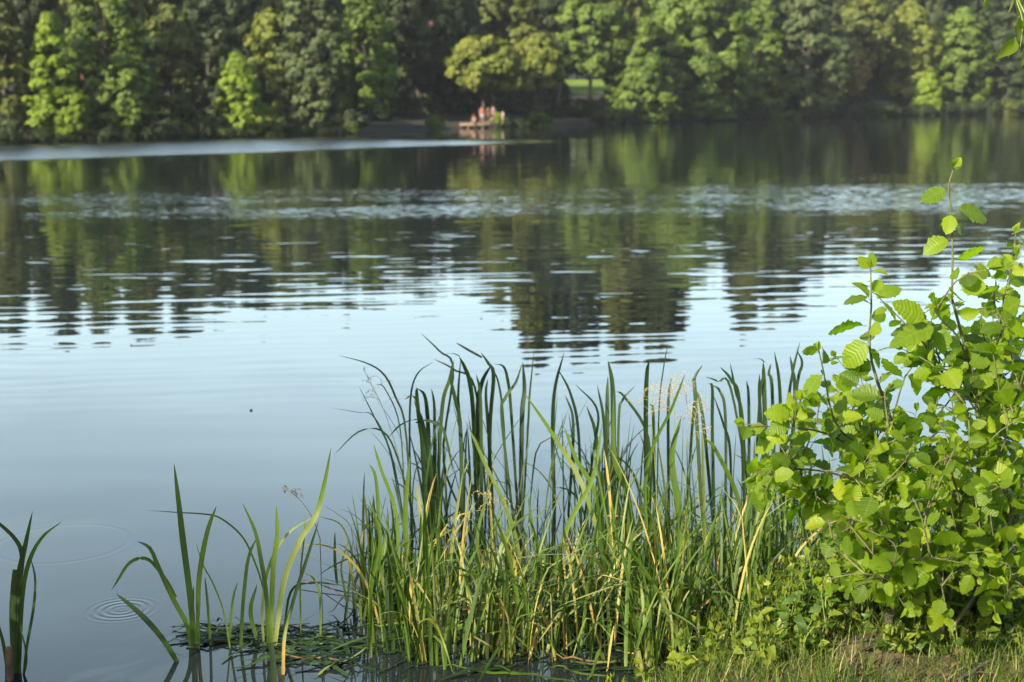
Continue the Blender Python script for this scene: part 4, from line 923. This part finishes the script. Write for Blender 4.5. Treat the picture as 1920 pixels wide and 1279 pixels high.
rg = random.Random(21)
def pw(pts, n=14): return spline([W(px, py, Y) for px, py, Y in pts], n)
def bushes(name, label, foot, mains, poly, ntw, size, rg, extra=(), Yr=(3.9, 4.7), gap=.034):
    b = np.array(foot); root = empty(name, b, label, 'shrub')
    stems = []; pool = []
    for pts, r0, r1, st in mains:
        P = pw(pts); stems.append((P, r0, r1, st, 1.2)); pool += [q for q in P[2:]]
    pool = np.array(pool); poly = np.array(poly, float)
    def inside(x, y):
        c = False; j = len(poly) - 1
        for i in range(len(poly)):
            if (poly[i][1] > y) != (poly[j][1] > y) and x < (poly[j][0] - poly[i][0]) * (y - poly[i][1]) / (poly[j][1] - poly[i][1]) + poly[i][0]: c = not c
            j = i
        return c
    k_ = 0; lo, hi = poly.min(0), poly.max(0)
    while k_ < ntw:
        x, y = rg.uniform(lo[0], hi[0]), rg.uniform(lo[1], hi[1])
        if not inside(x, y): continue
        e = W(x, y, rg.uniform(*Yr)); d = np.linalg.norm((pool - e) * [1, 1, .8] + np.array([0, 0, .12]), axis=1); cand = np.argsort(d)[:6]
        s0 = pool[cand[rg.randrange(6)]]
        if np.linalg.norm(e - s0) > .42: e = s0 + norm(e - s0) * .42
        mid = (s0 + e) / 2 + np.array([rg.gauss(0, .02), rg.gauss(0, .02), .03]); P = spline([s0, mid, e], 8)
        stems.append((P, .0028, .0011, .18)); pool = np.vstack([pool, P[3:6]]); k_ += 1
    leafy(stems, root, extra=extra, size=size, rg=rg, gap=gap, rootp=b)
    return root
F1 = G(1835, 1205, .15)
bushes('alder_sapling', 'tall alder sapling at the right whose single leading shoot rises highest over the water', F1, [
  ([(1835, 1205, F1[1]), (1848, 1060, 4.35), (1835, 900, 4.30), (1838, 760, 4.28), (1812, 660, 4.26), (1785, 560, 4.25)], .009, .004, .35),
  ([(1785, 560, 4.25), (1786, 480, 4.25), (1784, 400, 4.25), (1779, 350, 4.25), (1790, 312, 4.25)], .0035, .0018, .97),
  ([(1838, 760, 4.28), (1800, 640, 4.2), (1765, 600, 4.15), (1752, 560, 4.1)], .004, .0015, .25),
  ([(1838, 800, 4.28), (1870, 640, 4.35), (1895, 520, 4.4), (1905, 435, 4.42)], .005, .002, .2),
  ([(1835, 880, 4.28), (1900, 760, 4.1), (1940, 620, 4.0)], .005, .002, .1)],
  [(1700, 590), (1760, 570), (1850, 540), (1870, 480), (1925, 470), (1960, 1000), (1900, 1060), (1760, 1040), (1690, 860), (1730, 760), (1690, 650)], 92, (.036, .080), rg, extra=[
  (1778, 352, 1718, 384, 4.25, -.3), (1793, 392, 1868, 402, 4.25, .3), (1782, 448, 1724, 468, 4.25, -.2), (1788, 488, 1858, 462, 4.27, .4), (1786, 400, 1772, 446, 4.22, 0),
  (1792, 318, 1803, 298, 4.25, 0), (1791, 322, 1782, 300, 4.25, 0), (1786, 410, 1812, 440, 4.24, .3), (1785, 560, 1728, 590, 4.2, -.3), (1800, 545, 1850, 505, 4.3, .3), (1862, 520, 1828, 490, 4.3, 0), (1760, 610, 1650, 640, 4.1, -.2), (1740, 600, 1665, 560, 4.1, 0),
  (1905, 450, 1895, 490, 4.4, 0), (1908, 440, 1935, 470, 4.4, .3), (1900, 500, 1840, 500, 4.35, -.3), (1890, 540, 1930, 610, 4.3, .3)], gap=.025)
F2 = G(1668, 1190, .14)
bushes('alder_sapling', 'lower alder sapling left of the tallest, its forked shoot bearing few leaves', F2, [
  ([(1668, 1190, F2[1]), (1690, 1050, 4.45), (1700, 900, 4.35), (1672, 790, 4.30), (1640, 700, 4.28), (1630, 640, 4.26), (1634, 570, 4.26), (1632, 500, 4.26)], .008, .002, .30),
  ([(1700, 900, 4.35), (1640, 850, 4.2), (1570, 800, 4.1), (1545, 700, 4.05), (1535, 655, 4.02)], .005, .0018, .25),
  ([(1690, 960, 4.4), (1600, 900, 4.2), (1500, 880, 4.1), (1415, 900, 4.05)], .005, .0018, .2),
  ([(1640, 860, 4.2), (1540, 810, 4.15), (1440, 800, 4.1), (1395, 795, 4.1)], .004, .0018, .3),
  ([(1672, 790, 4.3), (1700, 700, 4.25), (1740, 660, 4.22), (1690, 600, 4.2), (1650, 560, 4.2)], .003, .0015, .3)],
  [(1400, 800), (1500, 740), (1560, 660), (1640, 660), (1660, 720), (1730, 760), (1720, 900), (1700, 1060), (1600, 1060), (1540, 960), (1420, 930)], 84, (.036, .080), rg, extra=[
  (1632, 505, 1604, 478, 4.26, -.3), (1632, 505, 1642, 468, 4.26, .3), (1630, 555, 1574, 560, 4.24, -.3), (1632, 562, 1600, 520, 4.28, 0), (1645, 560, 1694, 528, 4.22, .3), (1650, 565, 1695, 590, 4.22, .2), (1625, 610, 1540, 608, 4.24, -.3), (1630, 640, 1570, 690, 4.24, -.2), (1632, 650, 1650, 700, 4.26, .2),
  (1545, 700, 1488, 745, 4.05, -.3), (1535, 660, 1520, 646, 4.02, 0), (1550, 680, 1600, 650, 4.1, .2), (1440, 800, 1385, 805, 4.1, -.3), (1420, 890, 1385, 910, 4.05, -.3), (1690, 690, 1745, 660, 4.2, .3), (1700, 700, 1735, 745, 4.2, .3)], gap=.025)
F3 = G(1760, 1215, .16)
bushes('alder_bush', 'dense low alder bush at the right, in front of both saplings, hanging toward the bank', F3, [
  ([(1760, 1215, F3[1]), (1740, 1100, 4.15), (1700, 1000, 4.0), (1620, 980, 3.9), (1560, 1010, 3.85)], .007, .002, .35),
  ([(1760, 1215, F3[1]), (1790, 1080, 4.1), (1800, 950, 3.95), (1770, 850, 3.9)], .007, .002, .35),
  ([(1760, 1215, F3[1]), (1850, 1080, 4.1), (1900, 960, 3.9), (1930, 860, 3.85)], .007, .002, .35)],
  [(1530, 1000), (1620, 900), (1760, 820), (1925, 800), (1950, 1140), (1860, 1165), (1700, 1165), (1540, 1120)], 100, (.036, .078), rg, Yr=(3.75, 4.2))

# herbs, grasses and litter on the bank
def herb(x, y, h, n, label, gp, size=(.03, .05), tint=(.2, 1.0), name='nettle_plant'):
    z = max(0, float(bankz(x, y))); b = np.array([x, y, z - .01]); root = empty(name, b, label, 'plant', gp); st = []
    for i in range(n):
        a_ = rg.uniform(0, 6.28); l_ = rg.uniform(.05, .3) * h; e = b + [math.cos(a_) * l_, math.sin(a_) * l_, h * rg.uniform(.6, 1.05)]
        st.append((spline([b, (b + e) / 2 + [-l_ * .1, 0, .02], e], 7), .0022, .001, .2))
    leafy(st, root, lib=HV, size=size, rg=rg, gap=.022, tintr=tint, woody='green_twig', mat='herb', rootp=b)
HB = [(1370, 1165, .18), (1400, 1110, .26), (1430, 1190, .22), (1450, 1130, .24), (1480, 1210, .20), (1500, 1150, .26), (1530, 1110, .24), (1560, 1170, .22), (1590, 1120, .26), (1620, 1180, .18), (1380, 1235, .16), (1430, 1250, .16), (1500, 1240, .14), (1550, 1215, .16), (1640, 1130, .24), (1330, 1240, .16), (1220, 1262, .12), (1160, 1270, .12), (1280, 1255, .15), (1700, 1150, .22), (1770, 1150, .20), (1880, 1185, .22), (1915, 1150, .26), (1830, 1170, .18)]
HB += [(rg.uniform(1400, 1920), rg.uniform(1110, 1190), rg.uniform(.14, .26)) for _ in range(40)] + [(rg.uniform(1440, 1920), rg.uniform(1165, 1250), rg.uniform(.04, .10)) for _ in range(60)]
for px, py, h in HB:
    gq = G(px, py + 28, .08); yellow = px < 1450
    herb(gq[0], gq[1], h, rg.randint(3, 6), 'yellow-green leafy herb at the bank edge left of the alders' if yellow else 'green leafy herb under the alders on the bank', 'yellow-green herbs at the bank edge' if yellow else 'green herbs under the alders', tint=(.5, 1.0) if yellow else (.1, .75))
# feathery weed under the bush
for i in range(34):
    gq = G(rg.uniform(1560, 1910), rg.uniform(1150, 1215), .1); x, y = gq[0], gq[1] + .08; z = float(bankz(x, y)); m_ = MB()
    for j in range(9):
        a_ = rg.uniform(0, 6.28); l_ = rg.uniform(.02, .10); h = rg.uniform(.10, .24); e = np.array([x + math.cos(a_) * l_, y + math.sin(a_) * l_, z + h]); P = spline([(x, y, z - .01), (x + math.cos(a_) * l_ * .3, y, z + h * .6), e], 9)
        tube(m_, P, .0012, 4, tint=.4)
        for q in P[2:]:
            for _ in range(6):
                a2 = rg.uniform(0, 6.28); L = rg.uniform(.012, .030); ribbon(m_, [q, q + [math.cos(a2) * L * .5, math.sin(a2) * L * .5, .010], q + [math.cos(a2) * L, math.sin(a2) * L, .008]], .0022, (-math.sin(a2), math.cos(a2), 0), rg.uniform(.2, .8))
    tag(m_.build('horsetail_plant', M['grass'], origin=(x, y, z)), 'feathery thin-leaved weed in the shade at the foot of the alders', 'plant', 'feathery weeds under the alders')
# ground cover
def grass_field(name, n, area, h, w_, tint, seed, label, lie=.0):
    g_ = np.random.default_rng(seed); m_ = MB(); c = 0
    while c < n:
        x = g_.uniform(area[0], area[1]); y = g_.uniform(area[2], area[3])
        d = edge(x) - y
        if d < -.03: continue
        if math.sin(x * 6.1 + 1) * math.sin(y * 5.3 + x * 2) < -.5 and g_.random() < .6: continue
        hh = g_.uniform(*h); ph = g_.uniform(0, 6.28); th = g_.uniform(.1, .9) if g_.random() > lie else g_.uniform(1.2, 1.5)
        z = float(bankz(x, y)); th2 = th + g_.uniform(.1, .8)
        P = np.array([(x, y, z - .005), (x + math.sin(th) * math.cos(ph) * hh * .5, y + math.sin(th) * math.sin(ph) * hh * .5, z + max(.006, math.cos(th) * hh * .5)),
             (x + (math.sin(th) + math.sin(th2)) * math.cos(ph) * hh * .5, y + (math.sin(th) + math.sin(th2)) * math.sin(ph) * hh * .5, z + max(.008, (math.cos(th) + math.cos(th2)) * hh * .5))])
        ribbon(m_, spline(P, 5), w_ * g_.uniform(.5, 1.3), (-math.sin(ph), math.cos(ph), 0), float(np.clip(g_.uniform(*tint), 0, 1)), fold=.2, prof=([0, .6, 1], [1, .8, .05])); c += 1
    tag(m_.build(name, M['grass']), label, 'grass', kind='stuff')
grass_field('bank_grass', 24000, (.15, 2.6, 3.3, 5.6), (.03, .11), .0032, (.1, .95), 5, 'short green grass on the bank under the alders')
grass_field('tall_bank_grass', 3600, (.35, 2.3, 4.25, 5.4), (.10, .30), .004, (.15, .9), 6, 'taller thin grass along the edge of the bank')
grass_field('dry_grass', 3500, (.2, 2.6, 3.3, 5.4), (.04, .12), .003, (.9, 1.1), 7, 'dry straw lying between the green grass of the bank', lie=.9)
# dead leaves and twigs on the soil
m_ = MB(); g_ = np.random.default_rng(3)
for i in range(420):
    x = g_.uniform(.3, 2.5); y = g_.uniform(3.4, 5.3)
    if edge(x) - y < .05: continue
    z = float(bankz(x, y)); V, F, U = HV[i % 6]; a_ = g_.uniform(0, 6.28); d = np.array([math.cos(a_), math.sin(a_), g_.uniform(-.1, .3)]); n = norm(np.array([g_.normal(0, .4), g_.normal(0, .4), 1])); d = norm(d - (d @ n) * n); s_ = g_.uniform(.015, .045)
    m_.add(np.array([x, y, z + .012]) + s_ * (V[:, :1] * np.cross(d, n) + V[:, 1:2] * d + V[:, 2:] * n), F, .5)
tag(m_.build('dead_leaves', M['dead']), 'brown dead leaves scattered on the bank soil', 'leaves', kind='stuff')
for i, (p0, p1, r) in enumerate((((1800, 1262), (1912, 1228), .006), ((1560, 1262), (1660, 1205), .004), ((1700, 1195), (1560, 1210), .004), ((1880, 1255), (1790, 1275), .004))):
    a_, b_ = G(*p0, .19), G(*p1, .17); m_ = MB(); a_[2] = bankz(a_[0], a_[1]) + .012; b_[2] = bankz(b_[0], b_[1]) + .015
    tube(m_, spline([a_, (a_ + b_) / 2 + [0, .01, .012], b_], 10), [r, r * .5], 6)
    tag(m_.build('fallen_twig', M['bark'], origin=a_), ['thick fallen twig at the lower right corner', 'thin fallen twig at the bank edge left of the stump', 'fallen twig lying across behind the stump', 'thin fallen twig at the very bottom right'][i], 'twig')
# mossy stump
b = G(1665, 1215, .13); root = empty('tree_stump', b, 'small dark mossy stump on the bank at the foot of the lower alder', 'stump')
m_ = MB(); tube(m_, [(0, 0, -.05), (0, 0, .0), (.004, 0, .05), (.0, 0, .105)], [.024, .016, .013, .014], 10); m_.build('wood', M['bark'], root)
m_ = MB()
for i in range(260):
    a_ = rg.uniform(0, 6.28); z = rg.uniform(0, .11); p_ = np.array([math.cos(a_) * .014, math.sin(a_) * .014, z]); ribbon(m_, [p_, p_ + [math.cos(a_) * .005, math.sin(a_) * .005, .006], p_ + [math.cos(a_) * .009, math.sin(a_) * .009, .008]], .003, (-math.sin(a_), math.cos(a_), 0), rg.uniform(.2, .8))
m_.build('moss', M['grass'], root)

# tree standing right of the frame whose twig hangs into the top right corner
tr = empty('bank_tree', (3.1, 4.6, bankz(3.1, 4.6)), 'tree beyond the right edge whose hanging twig of leaves shows in the top right corner', 'tree')
o_ = np.array(tr.location)
m_ = MB(); tube(m_, spline([(0, 0, -.2), (.05, 0, 1.6), (-.1, 0, 3.4), (.1, .1, 5.5)], 14), [.11, .085, .06, .03], 10)
tip = W(1925, -60, 4.5) - o_
tube(m_, spline([(-.02, 0, 2.2), (-.6, -.05, 2.75), tip + [.25, 0, .25], tip], 14), [.035, .02, .008, .004], 7); m_.build('trunk', M['bark'], tr)
tw, lf = MB(), MB()
st = [[(1925, -60, 4.5), (1905, -10, 4.5), (1918, 40, 4.48), (1912, 95, 4.47)], [(1925, -60, 4.5), (1880, -25, 4.5), (1846, 2, 4.5)], [(1905, -10, 4.5), (1935, 60, 4.4), (1940, 120, 4.4)], [(1925, -60, 4.5), (1950, -40, 4.4), (1980, 60, 4.4)]]
for s_ in st: tube(tw, pw(s_, 10) - o_, [.003, .0012], 5)
for (bx, by), (ex, ey), Yl in (((1905, 70), (1876, 122), 4.46), ((1903, 72), (1892, 116), 4.5), ((1912, 30), (1908, 85), 4.45), ((1850, -5), (1846, 24), 4.5), ((1898, -5), (1902, 30), 4.5), ((1915, 20), (1926, 60), 4.45), ((1925, 80), (1932, 130), 4.4), ((1905, -5), (1922, 34), 4.52), ((1885, -22), (1872, 4), 4.5)):
    a_, e_ = W(bx, by, Yl), W(ex, ey, Yl); L = .8 * np.linalg.norm(e_ - a_); put_leaf(lf, a_ - o_, e_ - a_, (rg.uniform(.3, 1.2), -.8, rg.uniform(0, .5)), L, rg.uniform(.6, .95), HV, rg, .08, tw)
g_ = np.random.default_rng(8)
for i in range(900):
    c = np.array([g_.uniform(-1.15, 1.6), g_.uniform(-1.4, 1.2), g_.uniform(2.75, 5.9)])
    if (c[0] - .2) ** 2 / 1.9 + c[1] ** 2 / 1.9 + (c[2] - 4.3) ** 2 / 3.0 > 1: continue
    put_leaf(lf, c, g_.standard_normal(3), g_.standard_normal(3) + [0, 0, 1.2], g_.uniform(.05, .09), g_.uniform(.3, .9), HV, rg, 0)
tw.build('twigs', M['green_twig'], tr); lf.build('crown', M['herb'], tr)
# evening air over the lake
m, t, p, out = newmat('haze_air'); t.nodes.remove(p); pv = N(t, 'ShaderNodeVolumePrincipled')
pv.inputs['Color'].default_value = (.86, .92, 1.0, 1); pv.inputs['Density'].default_value = 0.00018; pv.inputs['Anisotropy'].default_value = 0.2
t.links.new(pv.outputs[0], out.inputs['Volume'])
mb = MB(); box(mb, (60, 300, 34), (1900, 1000, 74)); tag(mb.build('haze', m, smooth=False), kind='stuff')
# floating bits on the open water
for i, (px, py, s_, lb) in enumerate(((902, 597, .035, 'small brown floating leaf alone on the open water above the reeds'), (470, 770, .03, 'tiny dark leaf floating on the calm water left of the reeds'), (245, 648, .03, 'tiny dark leaf floating far left on the open water'), (325, 1182, .025, 'speck of leaf floating near the lying blade of the left clump'))):
    b = G(px, py); V, F, U = HV[i]; m_ = MB(); m_.add(np.array([0, 0, .004]) + s_ * V, F, .5)
    tag(m_.build('floating_leaf', M['dead'], origin=(0, 0, 0)), lb, 'leaf').location = (b[0], b[1], .004)
